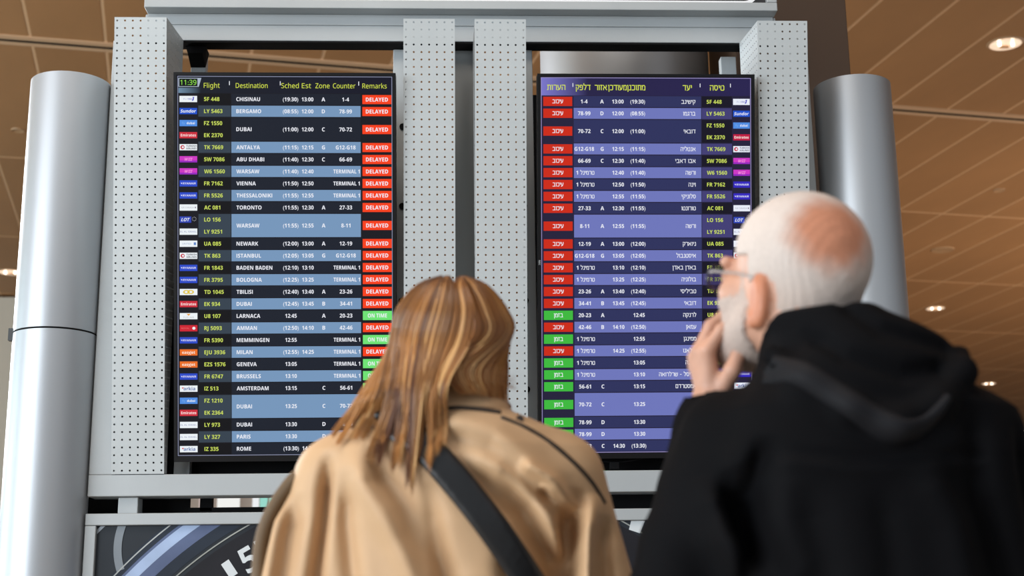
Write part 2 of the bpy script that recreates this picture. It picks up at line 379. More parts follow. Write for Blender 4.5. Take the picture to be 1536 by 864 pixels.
def perforated(name, A, B, C, D, nu, nv, r, mu, mv, mat, label=None, flip=False):
    """bilinear sheet A(bottom left) B(bottom right) C(top right) D(top left) with nu x nv real holes"""
    A, B, C, D = map(Vector, (A, B, C, D))
    W_ = ((B - A).length + (C - D).length) / 2; H_ = ((D - A).length + (C - B).length) / 2
    cu_ = [mu + (W_ - 2 * mu) * i / (nu - 1) for i in range(nu)]; cv_ = [mv + (H_ - 2 * mv) * i / (nv - 1) for i in range(nv)]
    gu = [0] + [(cu_[i] + cu_[i + 1]) / 2 for i in range(nu - 1)] + [W_]; gv = [0] + [(cv_[i] + cv_[i + 1]) / 2 for i in range(nv - 1)] + [H_]
    def P(u, v):
        u /= W_; v /= H_; return (A * (1 - u) + B * u) * (1 - v) + (D * (1 - u) + C * u) * v
    V = []; F = []; idx = {}
    for j, v in enumerate(gv):
        for i, u in enumerate(gu): idx[i, j] = len(V); V.append(P(u, v))
    for j in range(nv):
        for i in range(nu):
            b = len(V); V += [P(cu_[i] + r * math.cos(k * math.pi / 4), cv_[j] + r * math.sin(k * math.pi / 4)) for k in range(8)]
            c = [idx[i + 1, j], idx[i + 1, j + 1], idx[i, j + 1], idx[i, j]]  # BR TR TL BL
            F += [(c[0], c[1], b + 1, b, b + 7), (c[1], c[2], b + 3, b + 2, b + 1), (c[2], c[3], b + 5, b + 4, b + 3), (c[3], c[0], b + 7, b + 6, b + 5)]
    if flip: F = [q[::-1] for q in F]
    mb = MB(); mb.raw(V, F); o = mb.build(name, mat, stand)
    s = o.modifiers.new('thick', 'SOLIDIFY'); s.thickness = .0015; s.offset = -1
    return tag(o, label)
PT, PB = (-.287, 3.063), (-.002, 1.627)
side_tb, side_bb = (.0, 3.1085), (.0, 1.627)
for x0, x1, nm in ((-1.073, -.907, 0), (-.146, .0206, 1), (.085, .252, 2), (1.013, 1.178, 3)):
    perforated('perforated_panel', (x0, PB[0], PB[1]), (x1, PB[0], PB[1]), (x1, PT[0], PT[1]), (x0, PT[0], PT[1]), 7, 60, .0033, .0085, .011, PAINT2)
    for sx, inner in ((x0, x0), (x1, x1)):
        # wedge shaped return sheet, perforated too
        perforated('perforated_return', (sx, PB[0] + .001, PB[1]), (sx, .04, 1.632), (sx, .055, 3.108) if 0 else (sx, .0, 3.108), (sx, PT[0] + .001, PT[1]), 10, 60, .0028, .012, .015, PAINT2, flip=(sx == x0))

# ------------------------------------------------------------------ steel columns
def steel_column(x, label, z1=2.95):
    t = empty('steel_column', (x, .02, 0), label, 'column', 'round steel-clad columns')
    for nm, z0, zz in (('lower_cladding', 0, 2.079), ('upper_cladding', 2.085, z1)):
        mb = MB(); mb.cyl((x, .02, z0), .132, zz - z0, 64, cap=(1, 1)); mb.build(nm, PIPE, t, smooth='auto')
    mb = MB(); mb.cyl((x, .02, 2.075), .1295, .015, 48); mb.build('joint_gap', BLACK, t)
    return t
c1 = steel_column(-1.281, 'left round satin steel column standing beside the left flight board')
c2 = steel_column(1.403, 'right round satin steel column behind the head of the white haired man')
mb = MB(); mb.box((-1.424, -.012, 2.06), (-1.410, .01, 2.10)); mb.build('latch', DARK, c1)
# brown pillar and the big metal duct behind the stand
t = empty('brown_pillar', (1.4, .85, 0), 'wide dark brown clad pillar rising behind the right end of the board', 'pillar')
mb = MB(); mb.box((1.15, .70, 0), (1.612, 1.25, ZC - .002)); mb.build('cladding', BROWN, t, bevel=.004)
mb = MB(); mb.cyl((.765, 1.2, 0), .365, ZC - .002, 72)
tag(mb.build('round_metal_column', PIPE, smooth='auto'), 'large shiny round metal column seen above the right flight board', 'column')

# ------------------------------------------------------------------ upper sign box
t = empty('upper_sign_box', (.054, -.02, 3.206), 'grey framed sign box with white outlined dark panel, above both flight boards', 'sign')
x0, x1 = -1.034, 1.141
part('frame_bottom', [((x0, -.055, 3.2055), (x1, .10, 3.237))], PAINT, t)
part('frame_top', [((x0, -.055, 3.90), (x1, .10, 3.935))], PAINT, t)
part('frame_side', [((x0, -.054, 3.2375), (x0 + .035, .10, 3.8995))], PAINT, t)
part('frame_side', [((x1 - .035, -.054, 3.2375), (x1, .10, 3.8995))], PAINT, t)
part('sign_panel', [((x0 + .0355, -.03, 3.238), (x1 - .0355, .05, 3.899))], pbr('sign_black', (.02, .02, .022, 1), .4), t, .001)
mb = MB()
def rr_outline(mb, x0, y0, x1, y1, rad, wd, plane):
    pts = []; pin = []
    for cx_, cy_, a0 in ((x1 - rad, y1 - rad, 0), (x0 + rad, y1 - rad, 90), (x0 + rad, y0 + rad, 180), (x1 - rad, y0 + rad, 270)):
        for k in range(9):
            a = R(a0 + k * 11.25); pts.append((cx_ + rad * math.cos(a), cy_ + rad * math.sin(a)))
            pin.append((cx_ + (rad - wd) * math.cos(a), cy_ + (rad - wd) * math.sin(a)))
    n = len(pts)
    for i in range(n):
        j = (i + 1) % n; mb.poly([(pts[i][0], plane, pts[i][1]), (pts[j][0], plane, pts[j][1]), (pin[j][0], plane, pin[j][1]), (pin[i][0], plane, pin[i][1])][::-1])
rr_outline(mb, x0 + .04, 3.2385, x1 - .06, 3.89, .05, .014, -.0315)
mb.build('white_outline', pbr('white_print', (.85, .86, .88, 1), .5), t)

# ------------------------------------------------------------------ lower poster box
t = empty('poster_box', (.053, .03, .3), 'grey framed poster of a watch dial with minute numerals, under the flight boards', 'poster')
part('frame_top', [((XL, -.01, 1.466), (XR, .10, 1.503))], PAINT, t)
part('frame_bottom', [((XL, -.01, .40), (XR, .10, .437))], PAINT, t)
part('frame_side', [((XL, -.009, .4375), (XL + .035, .10, 1.4655))], PAINT, t)
part('frame_side', [((XR - .035, -.009, .4375), (XR, .10, 1.4655))], PAINT, t)
part('hinge', [((XL - .02, .01, 1.30), (XL - .001, .05, 1.36))], PAINT, t)
poster = part('poster_sheet', [((XL + .0355, .006, .438), (XR - .0355, .05, 1.4655))],
              pbr('poster_print', (.024, .029, .036, 1), .5, spec=.2, noise=.35, nscale=1.6), t, 0)
PX0, PX1, PZ0, PZ1 = XL + .036, XR - .036, .439, 1.465
def clip_poly(P):
    def side(P, fn, ix):
        out = []
        for i in range(len(P)):
            a, b = P[i], P[(i + 1) % len(P)]; fa, fb = fn(a), fn(b)
            if fa >= 0: out.append(a)
            if (fa >= 0) != (fb >= 0):
                s = fa / (fa - fb); out.append((a[0] + (b[0] - a[0]) * s, a[1] + (b[1] - a[1]) * s))
        return out
    for fn in (lambda p: p[0] - PX0, lambda p: PX1 - p[0], lambda p: p[1] - PZ0, lambda p: PZ1 - p[1]):
        if len(P) < 3: return []
        P = side(P, fn, 0)
    return P
def print_ring(name, col, r0, r1, y, a0=0, a1=180, c=(-.042, .393), n=180, rough=.4):
    if name.startswith('bezel') and a1 - a0 == 180:
        for h0 in (0, 90): print_ring(name, col, r0, r1, y, h0, h0 + 90, c, n // 2, rough)
        return
    mb = MB()
    for i in range(n):
        b0, b1 = R(a0 + (a1 - a0) * i / n), R(a0 + (a1 - a0) * (i + 1) / n)
        P = clip_poly([(c[0] + rr * math.cos(b), c[1] + rr * math.sin(b)) for rr, b in ((r0, b0), (r0, b1), (r1, b1), (r1, b0))])
        if len(P) >= 3: mb.poly([(p[0], y, p[1]) for p in P])
    if mb.f: mb.build(name, pbr(name, col, .55, spec=.2, noise=.2, nscale=5), t)
print_ring('dial_face', (.014, .014, .018, 1), 0.0, 1.21, .0052)
print_ring('bezel_shadow', (.022, .030, .045, 1), 1.235, 1.37, .0050)
print_ring('bezel_blue', (.10, .13, .23, 1), 1.27, 1.345, .0046)
print_ring('bezel_highlight', (.36, .46, .66, 1), 1.305, 1.337, .0042)
print_ring('bezel_edge', (.40, .42, .42, 1), 1.360, 1.364, .0038)
print_ring('bezel_inner_edge', (.32, .33, .31, 1), 1.222, 1.226, .0038)
print_ring('case_streak', (.33, .37, .42, 1), 1.495, 1.505, .0042, 90, 146)
print_ring('case_streak', (.09, .10, .12, 1), 1.495, 1.505, .0042, 146, 180)
print_ring('case_glare', (.22, .25, .28, 1), .20, .225, .0040, 150, 200, c=(-.83, 1.40))
WHITE = pbr('poster_white', (.62, .66, .68, 1), .5); Cx, Cz = -.042, .393
for k in range(0, 60):
    a = R(6 * k + 1.2)
    if k % 5 == 0 or 0 < k < 15: continue
    for w0 in (.014,):
        er = Vector((math.sin(a), math.cos(a))); et = Vector((er.y, -er.x)); c = Vector((Cx, Cz))
        P = clip_poly([tuple(c + er * r_ + et * s_) for r_, s_ in ((1.112, -w0), (1.112, w0), (1.165, w0), (1.165, -w0))])
        if len(P) >= 3: mb = MB(); mb.poly([(p[0], .0044, p[1]) for p in P]); mb.build('minute_mark', WHITE, t)
for k, s in ((55, '55'), (50, '50')):
    mb = MB(); a = R(6 * k); r_ = 1.13
    cx_, cz_ = Cx + r_ * math.sin(a), Cz + r_ * math.cos(a)
    text(mb, s, 0, 0, .080, 'c', 0, 0, True, width=.105)
    c_, s_ = math.cos(-a), math.sin(-a)
    mb.v = [(cx_ + x * c_ - y * s_, .0044, cz_ + x * s_ + y * c_) for x, y, z in mb.v]
    if all(PX0 < v[0] < PX1 and PZ0 < v[2] < PZ1 for v in mb.v): mb.build('minute_numeral', WHITE, t)
mb = MB()
for P in ([(.517, 1.465), (.535, 1.465), (.520, 1.44)], [(.580, 1.465), (.625, 1.465), (.607, 1.425), (.572, 1.437)]):
    mb.poly([(p[0], .0035, p[1]) for p in P])
    mb.build('marker_tip', WHITE, t); mb = MB()

# ------------------------------------------------------------------ flight boards
TAU = .2311; SW, SH = .6804, 1.2096
ROWS = [  # codes, destination, sched, est, zone, counter, delayed, hebrew
 (['5F 448'], 'CHISINAU', '(19:30)', '13:00', 'A', '1-4', 1, 'קישינב'), (['LY 5463'], 'BERGAMO', '(08:55)', '12:00', 'D', '78-99', 1, 'ברגמו'),
 (['FZ 1550', 'EK 2370'], 'DUBAI', '(11:00)', '12:00', 'C', '70-72', 1, 'דובאי'), (['TK 7669'], 'ANTALYA', '(11:15)', '12:15', 'G', 'G12-G18', 1, 'אנטליה'),
 (['5W 7086'], 'ABU DHABI', '(11:40)', '12:30', 'C', '66-69', 1, 'אבו דאבי'), (['W6 1560'], 'WARSAW', '(11:40)', '12:40', '', 'T', 1, 'ורשה'),
 (['FR 7162'], 'VIENNA', '(11:50)', '12:50', '', 'T', 1, 'וינה'), (['FR 5526'], 'THESSALONIKI', '(11:55)', '12:55', '', 'T', 1, 'סלוניקי'),
 (['AC 081'], 'TORONTO', '(11:55)', '12:30', 'A', '27-33', 1, 'טורונטו'), (['LO 156', 'LY 9251'], 'WARSAW', '(11:55)', '12:55', 'A', '8-11', 1, 'ורשה'),
 (['UA 085'], 'NEWARK', '(12:00)', '13:00', 'A', '12-19', 1, 'ניוארק'), (['TK 863'], 'ISTANBUL', '(12:05)', '13:05', 'G', 'G12-G18', 1, 'איסטנבול'),
 (['FR 1843'], 'BADEN BADEN', '(12:10)', '13:10', '', 'T', 1, 'באדן באדן'), (['FR 3795'], 'BOLOGNA', '(12:25)', '13:25', '', 'T', 1, 'בולוניה'),
 (['TD 1045'], 'TBILISI', '(12:40)', '13:40', 'A', '23-26', 1, 'טביליסי'), (['EK 934'], 'DUBAI', '(12:45)', '13:45', 'B', '34-41', 1, 'דובאי'),
 (['U8 107'], 'LARNACA', '12:45', '', 'A', '20-23', 0, 'לרנקה'), (['RJ 5093'], 'AMMAN', '(12:50)', '14:10', 'B', '42-46', 1, 'עמאן'),
 (['FR 5390'], 'MEMMINGEN', '12:55', '', '', 'T', 0, 'ממינגן'), (['EJU 3936'], 'MILAN', '(12:55)', '14:25', '', 'T', 1, 'מילאנו'),
 (['EZS 1576'], 'GENEVA', '13:05', '', '', 'T', 0, "ז'נבה"), (['FR 6747'], 'BRUSSELS', '13:10', '', '', 'T', 0, 'בריסל - שרלרואה'),
 (['IZ 513'], 'AMSTERDAM', '13:15', '', 'C', '56-61', 0, 'אמסטרדם'), (['FZ 1210', 'EK 2364'], 'DUBAI', '13:25', '', 'C', '70-72', 0, 'דובאי'),
 (['LY 973'], 'DUBAI', '13:30', '', 'D', '78-99', 0, 'דובאי'), (['LY 327'], 'PARIS', '13:30', '', 'D', '78-99', 0, 'פריז'),
 (['IZ 335'], 'ROME', '(13:30)', '14:30', 'C', '61-63', 1, 'רומא')]
def logo(o, code, x0, y0, x1, y1, right):
    """small airline tile, drawn flat on the screen; background and lettering"""
    wd, ht = x1 - x0, y1 - y0; cx_, cy_ = (x0 + x1) / 2, (y0 + y1) / 2; k = code.split()[0]
    z0, z1 = .0008, .0012; mats = []; mb = MB()
    def M(c): mats.append(glow(c)); return len(mats) - 1
    def bg(c, a=x0, b=x1): mb.rect(a, y0, b, y1, z0, M(c))
    def tx(s, c, cap, dx=0, dy=0, bold=True, width=None, slant=0): text(mb, s, cx_ + dx * wd, cy_ + dy * ht, cap * ht, 'c', z1, M(c), bold, width and width * wd, slant)
    W = (232, 236, 248) if right else (236, 242, 246)
    if k == 'FR': bg((52, 40, 190) if right else (45, 75, 200)); tx('RYANAIR', (225, 225, 250), .30, .06, width=.74); mb.poly([(x0 + wd * .06, cy_ + ht * .1, z1), (x0 + wd * .13, cy_ - ht * .14, z1), (x0 + wd * .15, cy_ + ht * .1, z1)], len(mats) - 1)
    elif k == 'LY' and '5463' in code: bg((30, 80, 200)); tx('Sundor', W, .5, slant=.2, width=.86)
    elif k == 'LY': bg(W); tx('EL AL ISRAEL', (95, 105, 165), .24, width=.92, bold=False)
    elif k == 'FZ': bg((80, 140, 225)); tx('dubai', W, .36, .14, width=.46); tx('fly', (120, 175, 235), .34, -.28, bold=False, width=.18)
    elif k == 'EK': bg((205, 45, 60) if not right else (190, 25, 65)); tx('Emirates', (250, 225, 225), .42, width=.86)
    elif k == 'TK':
        bg(W); m = M((200, 40, 60)); mb.poly([(x0 + wd * .17 + ht * .33 * math.cos(a), cy_ + ht * .33 * math.sin(a), z1) for a in np.linspace(0, 2 * math.pi, 17)[:-1]], m)
        m2 = M(W); mb.poly([(x0 + wd * .19 + ht * .17 * math.cos(a), cy_ + ht * .17 * math.sin(a), z1 + .0003) for a in np.linspace(0, 2 * math.pi, 13)[:-1]], m2)
        tx('TURKISH', (60, 60, 75), .28, .17, .2, width=.58); tx('AIRLINES', (60, 60, 75), .28, .17, -.2, width=.58)
    elif k in ('5W', 'W6'): bg((205, 55, 195)); mb.rect(x0, y0, x1, y0 + ht * .3, z0 + .0002, M((150, 40, 190))); tx('W!ZZ', (250, 150, 225), .45, width=.44, slant=.2)
    elif k == 'AC': bg(W); tx('AIR CANADA', (150, 150, 165), .22, -.05, width=.72, bold=False); mb.rect(x1 - wd * .14, cy_ - ht * .12, x1 - wd * .07, cy_ + ht * .12, z1, M((140, 130, 150)))
    elif k == 'UA': bg(W); tx('UNITED', (130, 150, 190), .24, -.1, width=.5, bold=False); mb.rect(x1 - wd * .2, cy_ - ht * .22, x1 - wd * .07, cy_ + ht * .22, z1, M((95, 135, 200)))
    elif k == 'LO':
        bg((50, 70, 180), x0, x0 + wd * .66); tx('LOT', W, .52, -.17, slant=.3, width=.44); m = M((210, 210, 215))
        for q in range(8):
            a = q * math.pi / 4; c = (x0 + wd * .83 + ht * .3 * math.cos(a), cy_ + ht * .1 + ht * .3 * math.sin(a)); mb.rect(c[0] - .0008, c[1] - .0008, c[0] + .0008, c[1] + .0008, z1, m)
    elif k == 'TD':
        bg(W); m = M((225, 195, 70))
        for dx in (-.12, .12):
            n = 14
            for i in range(n):
                a0, a1 = 2 * math.pi * i / n, 2 * math.pi * (i + 1) / n
                mb.poly([(cx_ + dx * wd + rr * 1.6 * ht * math.cos(a), cy_ + rr * ht * math.sin(a), z1) for rr, a in ((.34, a0), (.34, a1), (.18, a1), (.18, a0))], m)
    elif k == 'U8': bg(W); mb.poly([(cx_ - wd * .12, cy_ + ht * .38, z1), (cx_ + wd * .12, cy_ + ht * .38, z1), (cx_, cy_ + ht * .05, z1)], M((235, 160, 60))); tx('TUS AIR', (170, 170, 175), .26, 0, -.2, width=.62, bold=False)
    elif k == 'RJ': bg((205, 35, 50)); tx('ROYAL', (240, 120, 120), .2, -.18, width=.46, bold=False); mb.poly([(x0 + wd * .8 + ht * .26 * math.cos(a), cy_ + ht * .24 * math.sin(a), z1) for a in np.linspace(0, 2 * math.pi, 9)[:-1]], M(W))
    elif k in ('EJU', 'EZS'): bg((235, 110, 35)); tx('easyJet', (255, 235, 215), .44, width=.74)
    elif k == 'IZ': bg(W); tx('arkia', (75, 100, 165), .55, .04, width=.66); mb.rect(x0 + wd * .12, cy_ + ht * .02, x0 + wd * .22, cy_ + ht * .2, z1 + .0002, M((210, 80, 90)))
    elif k == '5F':
        bg(W); tx('FLY', (150, 160, 205), .26, -.14, width=.26, bold=False); tx('ONE', (90, 100, 190), .26, .1, width=.2)
        m = M((60, 60, 190)); mb.poly([(cx_ + wd * .34, cy_ + ht * .36, z1), (cx_ + wd * .22, cy_ + ht * .3, z1), (cx_ + wd * .27, cy_ + ht * .2, z1), (cx_ + wd * .2, cy_ - ht * .36, z1), (cx_ + wd * .3, cy_ - ht * .2, z1)], m)
    else: bg(W)
    return mb.build('airline_logo', mats, o)

def flight_display(x0, right, label):
    t = bpy.data.objects.new('flight_display', None); COL.objects.link(t); t.empty_display_size = .1
    t.matrix_world = Matrix(((1, 0, 0, x0), (0, -math.sin(TAU), -math.cos(TAU), 0.0), (0, math.cos(TAU), -math.sin(TAU), 1.68595), (0, 0, 0, 1)))
    t['_local'] = 1; tag(t, label, 'flight display', None)
    # housing
    bz = .0135; bb = .021
    mb = MB(); mb.box((-bz, -bb, -.055), (SW + bz, SH + bz, -.0005)); mb.build('housing', BEZ, t, bevel=.002)
    mb = MB()
    for a, b in (((-bz, -bb, -.0004), (-.004, SH + bz, .006)), ((SW + .004, -bb, -.0004), (SW + bz, SH + bz, .006)),
                 ((-.0039, SH + .004, -.0004), (SW + .0039, SH + bz, .006)), ((-.0039, -bb, -.0004), (SW + .0039, -.004, .006))): mb.box(a, b)
    mb.build('bezel', BEZ, t)
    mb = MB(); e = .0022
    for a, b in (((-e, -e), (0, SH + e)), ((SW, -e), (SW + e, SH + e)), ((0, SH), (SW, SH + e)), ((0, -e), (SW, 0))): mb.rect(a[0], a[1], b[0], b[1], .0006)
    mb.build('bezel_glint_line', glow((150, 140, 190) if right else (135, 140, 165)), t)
    mb = MB(); mb.box((.25, .5, -.26), (.43, .75, -.056)); mb.build('wall_mount', DARK, t)
    if right:
        mb = MB(); text(mb, 'NEC', 0, 0, .0062, 'c', .0064, 0, True, rot=-math.pi / 2)
        mb.v = [(v[0] - .0085, v[1] + .612, v[2]) for v in mb.v]
        mb.build('maker_lettering', pbr('grey_lettering', (.35, .36, .37, 1), .5), t)
    # header
    px = SW / (313.4 if right else 321.7); HH = 26 * px if right else 24.8 * px
    rowh = (SH - HH) / 30
    if right: hm = gradient_glow('header_violet', (122, 118, 200), (40, 34, 78), 0, 0, SW, (.22, (38, 34, 70)))
    else: hm = gradient_glow('header_dark', (24, 29, 38), (22, 22, 38), 0, 0, SW)
    YEL = glow((212, 224, 78)); WHT = glow((238, 240, 248)); YT = glow((200, 214, 110)) if 0 else glow((205, 222, 96))
    DRK = glow((22, 19, 40)) if right else glow((13, 13, 18))
    mb = MB(); mb.rect(0, 0, SW, SH, .0, 0); mb.build('screen_background', glow((36, 32, 58) if right else (24, 24, 30)), t)
    mb = MB(); mb.rect(0, SH - HH, SW, SH, .0003, 0)
    mats = [hm, YEL, WHT]
    hy = SH - (14 if right else 13.2) * px; capH = .0172
    if right:
        for s, fx, wd in (('הערות', .07, 26.5), ('דלפק', .198, 21.5), ('אזור', .283, 17.5), ('מעודכן', .362, 27), ('מתוכנן', .452, 26.5), ('יעד', .697, 13), ('טיסה', .84, 21)):
            htext(mb, s, fx * SW, hy, .0148, 'c', .0007, 1, wd * px)
        for fx in (.148, .757, .903): mb.rect(fx * SW, hy + .002, fx * SW + .0022, hy + .014, .0007, 2)
    else:
        for s, xx, al, wd in (('Flight', 38.5, 'l', 24), ('Destination', 86.5, 'l', 48), ('Sched', 155, 'l', 26.5), ('Est', 186, 'l', 14), ('Zone', 206.5, 'l', 21.5), ('Counter', 233, 'l', 34), ('Remarks', 277.5, 'l', 37)):
            text(mb, s, xx * px, hy, .0158, al, .0007, 1, width=wd * px)
        for xx in (76.5, 153, 271.5): mb.rect(xx * px, hy + .001, xx * px + .0022, hy + .014, .0007, 2)
    header = mb.build('header_row', mats, t)
    if not right:
        mb = MB(); mb.rect(.5 * px, SH - HH, 34 * px, SH - 17 * px, .0006, 0)
        mb.build('header_shine', gradient_glow('header_shine', (110, 140, 165), (25, 30, 40), 0, 0, 34 * px), t)
        ck = MB(); ck.poly([(.5 * px, SH - 2 * px, .001), (.5 * px, SH - 15.5 * px, .001), (31 * px, SH - 15.5 * px, .001), (35 * px, SH - 2 * px, .001)], 0)
        ck.rect(1.8 * px, SH - 14.6 * px, 29.2 * px, SH - 3 * px, .0013, 1)
        text(ck, '11:39', 15.5 * px, SH - 8.8 * px, .0158, 'c', .0017, 2, width=24 * px)
        ck.build('clock', [glow((170, 182, 198)), glow((12, 20, 18)), glow((150, 235, 80))], t)
    # rows
    if right:
        LB, DB, LF, DF = glow((110, 118, 186)), glow((46, 50, 92)), glow((66, 62, 116)), glow((22, 19, 34)); RED, GRN = glow((203, 42, 20)), glow((62, 184, 62))
    else:
        LB, DB, LF, DF = glow((118, 150, 186)), glow((28, 33, 44)), glow((54, 66, 78)), glow((17, 17, 19)); RED, GRN = glow((246, 64, 24)), glow((110, 226, 116))
    slot = 0
    for ri, (codes, dest, sch, est, zone, cnt, dly, hb) in enumerate(ROWS):
        n = len(codes); yt = SH - HH - slot * rowh; yb = yt - n * rowh; ym = (yt + yb) / 2; slot += n
        light = ri % 2 == 1; gpx = .7 * px
        mb = MB()
        X = (lambda f: f * SW) if right else (lambda f: (f - 265.7) * px)
        if right: fb, mbx = (.766, .911), (.153, .763)
        else: fb, mbx = (296, 344.5), (345.5, 540.5)
        mb.rect(X(fb[0]), yb + gpx, X(fb[1]), yt - gpx, .0004, 0); mb.rect(X(mbx[0]), yb + gpx, X(mbx[1]), yt - gpx, .0004, 1)
        row = mb.build('flight_row', [LF if light else DF, LB if light else DB], t); row['_local'] = 1
        # lettering
        tb = MB(); cap = .0124; z = .0009
        cy_ = [yt - rowh * (i + .5) for i in range(n)]
        for c, y in zip(codes, cy_): text(tb, c, X(.790) if right else X(304.6), y, cap, 'l', z, 1, True, xs=.93)
        if right:
            htext(tb, hb, X(.7345), ym - .0005, .0106, 'r', z, 0)
            if cnt == 'T': text(tb, '1', X(.164), ym, cap, 'l', z, 0, True); htext(tb, 'טרמינל', X(.184), ym - .0005, .0104, 'l', z, 0, 20.5 * px)
            else: text(tb, cnt, X(.203), ym, cap, 'c', z, 0, True, xs=.92)
            text(tb, zone, X(.288), ym, cap, 'c', z, 0, True)
            if est: text(tb, est, X(.364), ym, cap, 'c', z, 0, True, width=17.3 * px)
            text(tb, sch, X(.459 if '(' in sch else .462), ym, cap, 'c', z, 0, True, width=(22 if '(' in sch else 17) * px)
        else:
            text(tb, dest, X(353), ym, cap, 'l', z, 0, True, xs=.93)
            text(tb, sch, X(434.7), ym, cap, 'c', z, 0, True, width=(23.3 if '(' in sch else 17.3) * px)
            if est: text(tb, est, X(460.3), ym, cap, 'c', z, 0, True, width=17.6 * px)
            text(tb, zone, X(484.2), ym, cap, 'c', z, 0, True)
            if cnt == 'T': text(tb, 'TERMINAL 1', X(539), ym, cap, 'r', z, 0, True, width=40 * px)
            else: text(tb, cnt, X(517.8), ym, cap, 'c', z, 0, True, xs=.92)
        tb.build('row_lettering', [WHT, YT], row)['kind'] = 'stuff'
        # status tile
        sb = MB(); a, b = (X(.008), X(.146)) if right else (X(543.2), X(587.2)); hh = 6.9 * px
        sb.rect(a, ym - hh, b, ym + hh, .0006, 0)
        if right: htext(sb, 'עיכוב' if dly else 'בזמן', (a + b) / 2, ym, .0108, 'c', .0010, 1, (15.5 if dly else 13) * px)
        else: text(sb, 'DELAYED' if dly else 'ON TIME', (a + b) / 2, ym, cap * 1.02, 'c', .0010, 1, True, width=(33.5 if dly else 29) * px)
        sb.build('status_tile', [RED if dly else GRN, WHT], row)
        for c, y in zip(codes, cy_):
            a, b = (X(.917), X(.997)) if right else (X(267.8), X(294.2)); hh = (4.6 if right else 4.7) * px
            logo(row, c, a, y - hh, b, y + hh, right)
    return t
flight_display(-.864, False, 'left portrait flight board in English with blue and dark rows')
flight_display(.30005, True, 'right portrait flight board in Hebrew with violet rows')

# cable and connector under the right screen
t = empty('power_cable', (.53, .03, 1.63), 'thin black cable with connector hanging under the right flight board', 'cable')
mb = MB(); mb.tube([(.45 + i * .02, .03, 1.668 - .012 * math.sin(math.pi * i / 9)) for i in range(10)], .002, 6); mb.build('wire', BLACK, t)
mb = MB(); mb.box((.52, .02, 1.632), (.55, .05, 1.656)); mb.build('connector', BLACK, t, bevel=.002)
mb = MB(); mb.tube([(.42 + i * .02, .06, 1.6285 + .004 * math.sin(math.pi * i / 6)) for i in range(7)], .0018, 6)
tag(mb.build('green_wire'if 0 else 'earth_wire', pbr('green_insulation', (.05, .35, .10, 1), .5)), 'thin green wire lying on the beam under the right flight board', 'wire')

# lit shopfront seen through the slot under the left board
t = empty('lit_shopfront', (-1.9, 9.2, 0), 'distant brightly lit white and teal shopfront, seen through the slot below the left board', 'shopfront')
mb = MB(); mb.box((-3.0, 9.05, 0), (-1.0, 9.5, 3.4)); mb.build('fascia', pbr('shopfront_fascia', (.3, .24, .2, 1), .6), t)
for a, b, c in ((-2.60, -2.50, (235, 200, 170)), (-2.36, -2.26, (200, 180, 175)), (-2.19, -1.98, (240, 240, 236)), (-1.86, -1.80, (235, 238, 240)), (-1.79, -1.72, (150, 215, 200)), (-1.70, -1.45, (160, 225, 208))):
    mb = MB(); mb.box((a, 9.03, 2.0), (b, 9.049, 2.7)); mb.build('backlit_panel', glow(c), t)

bpy.data.scenes.remove(TMP)
#PEOPLE
# ================================================================== people
def ell(P, c, r, M=None):
    p = P - np.array(c)
    if M is not None: p = p @ M
    r = np.array(r); k0 = np.sqrt(((p / r) ** 2).sum(1)); k1 = np.sqrt(((p / r ** 2) ** 2).sum(1)) + 1e-9
    return k0 * (k0 - 1) / k1
def cap_(P, a, b, ra, rb=None):
    rb = ra if rb is None else rb; a = np.array(a, float); b = np.array(b, float); d = b - a
    t = np.clip(((P - a) @ d) / (d @ d), 0, 1)
    return np.sqrt(((P - a - t[:, None] * d) ** 2).sum(1)) - (ra + (rb - ra) * t)
def smin(a, b, k):
    h = np.clip(.5 + .5 * (b - a) / k, 0, 1); return b * (1 - h) + a * h - k * h * (1 - h)
def smax(a, b, k): return -smin(-a, -b, k)
def chain(P, pts, rs, k=.012):
    d = None
    for i in range(len(pts) - 1):
        e = cap_(P, pts[i], pts[i + 1], rs[i], rs[i + 1]); d = e if d is None else smin(d, e, k)
    return d
def tab(P, T, n=2.3):
    """stack of super-elliptic sections: rows z, cx, cy, wx, wy"""
    T = np.array(sorted(T)); z = P[:, 2]
    cx, cy, wx, wy = (np.interp(z, T[:, 0], T[:, i]) for i in (1, 2, 3, 4))
    q = (np.abs((P[:, 0] - cx) / wx) ** n + np.abs((P[:, 1] - cy) / wy) ** n) ** (1 / n)
    d = (q - 1) * np.minimum(wx, wy)
    return np.maximum(d, np.maximum(z - T[-1, 0], T[0, 0] - z))
def crease(P, pts, w_, d_, kind='v', ycut=None, axis=(0, 2)):
    X = P[:, list(axis)]; best = np.full(len(P), 9.); sd = np.zeros(len(P)); L = 0; tt = np.zeros(len(P)); pts = [np.array(p) for p in pts]
    tot = sum(np.linalg.norm(b - a) for a, b in zip(pts, pts[1:]))
    for a, b in zip(pts, pts[1:]):
        d = b - a; l = np.linalg.norm(d); t = np.clip(((X - a) @ d) / (l * l), 0, 1); v = X - a - t[:, None] * d
        dist = np.sqrt((v ** 2).sum(1)); s = np.sign(d[0] * (X[:, 1] - a[1]) - d[1] * (X[:, 0] - a[0]))
        m = dist < best; best[m] = dist[m]; sd[m] = s[m]; tt[m] = (L + t[m] * l) / tot; L += l
    fade = np.clip(tt / .15, 0, 1) * np.where(tt > .999, 1, 1)
    if kind == 'v': r = d_ * np.exp(-(best / w_) ** 2)
    else:  # step: cloth on the right of the line lies over the left
        u = sd * best / w_; r = d_ * u * np.exp(.5 - u * u / 2 * 1.0)
    r = r * fade
    if ycut is not None: r = r * np.clip((ycut - P[:, 1]) / .04, 0, 1)
    return r

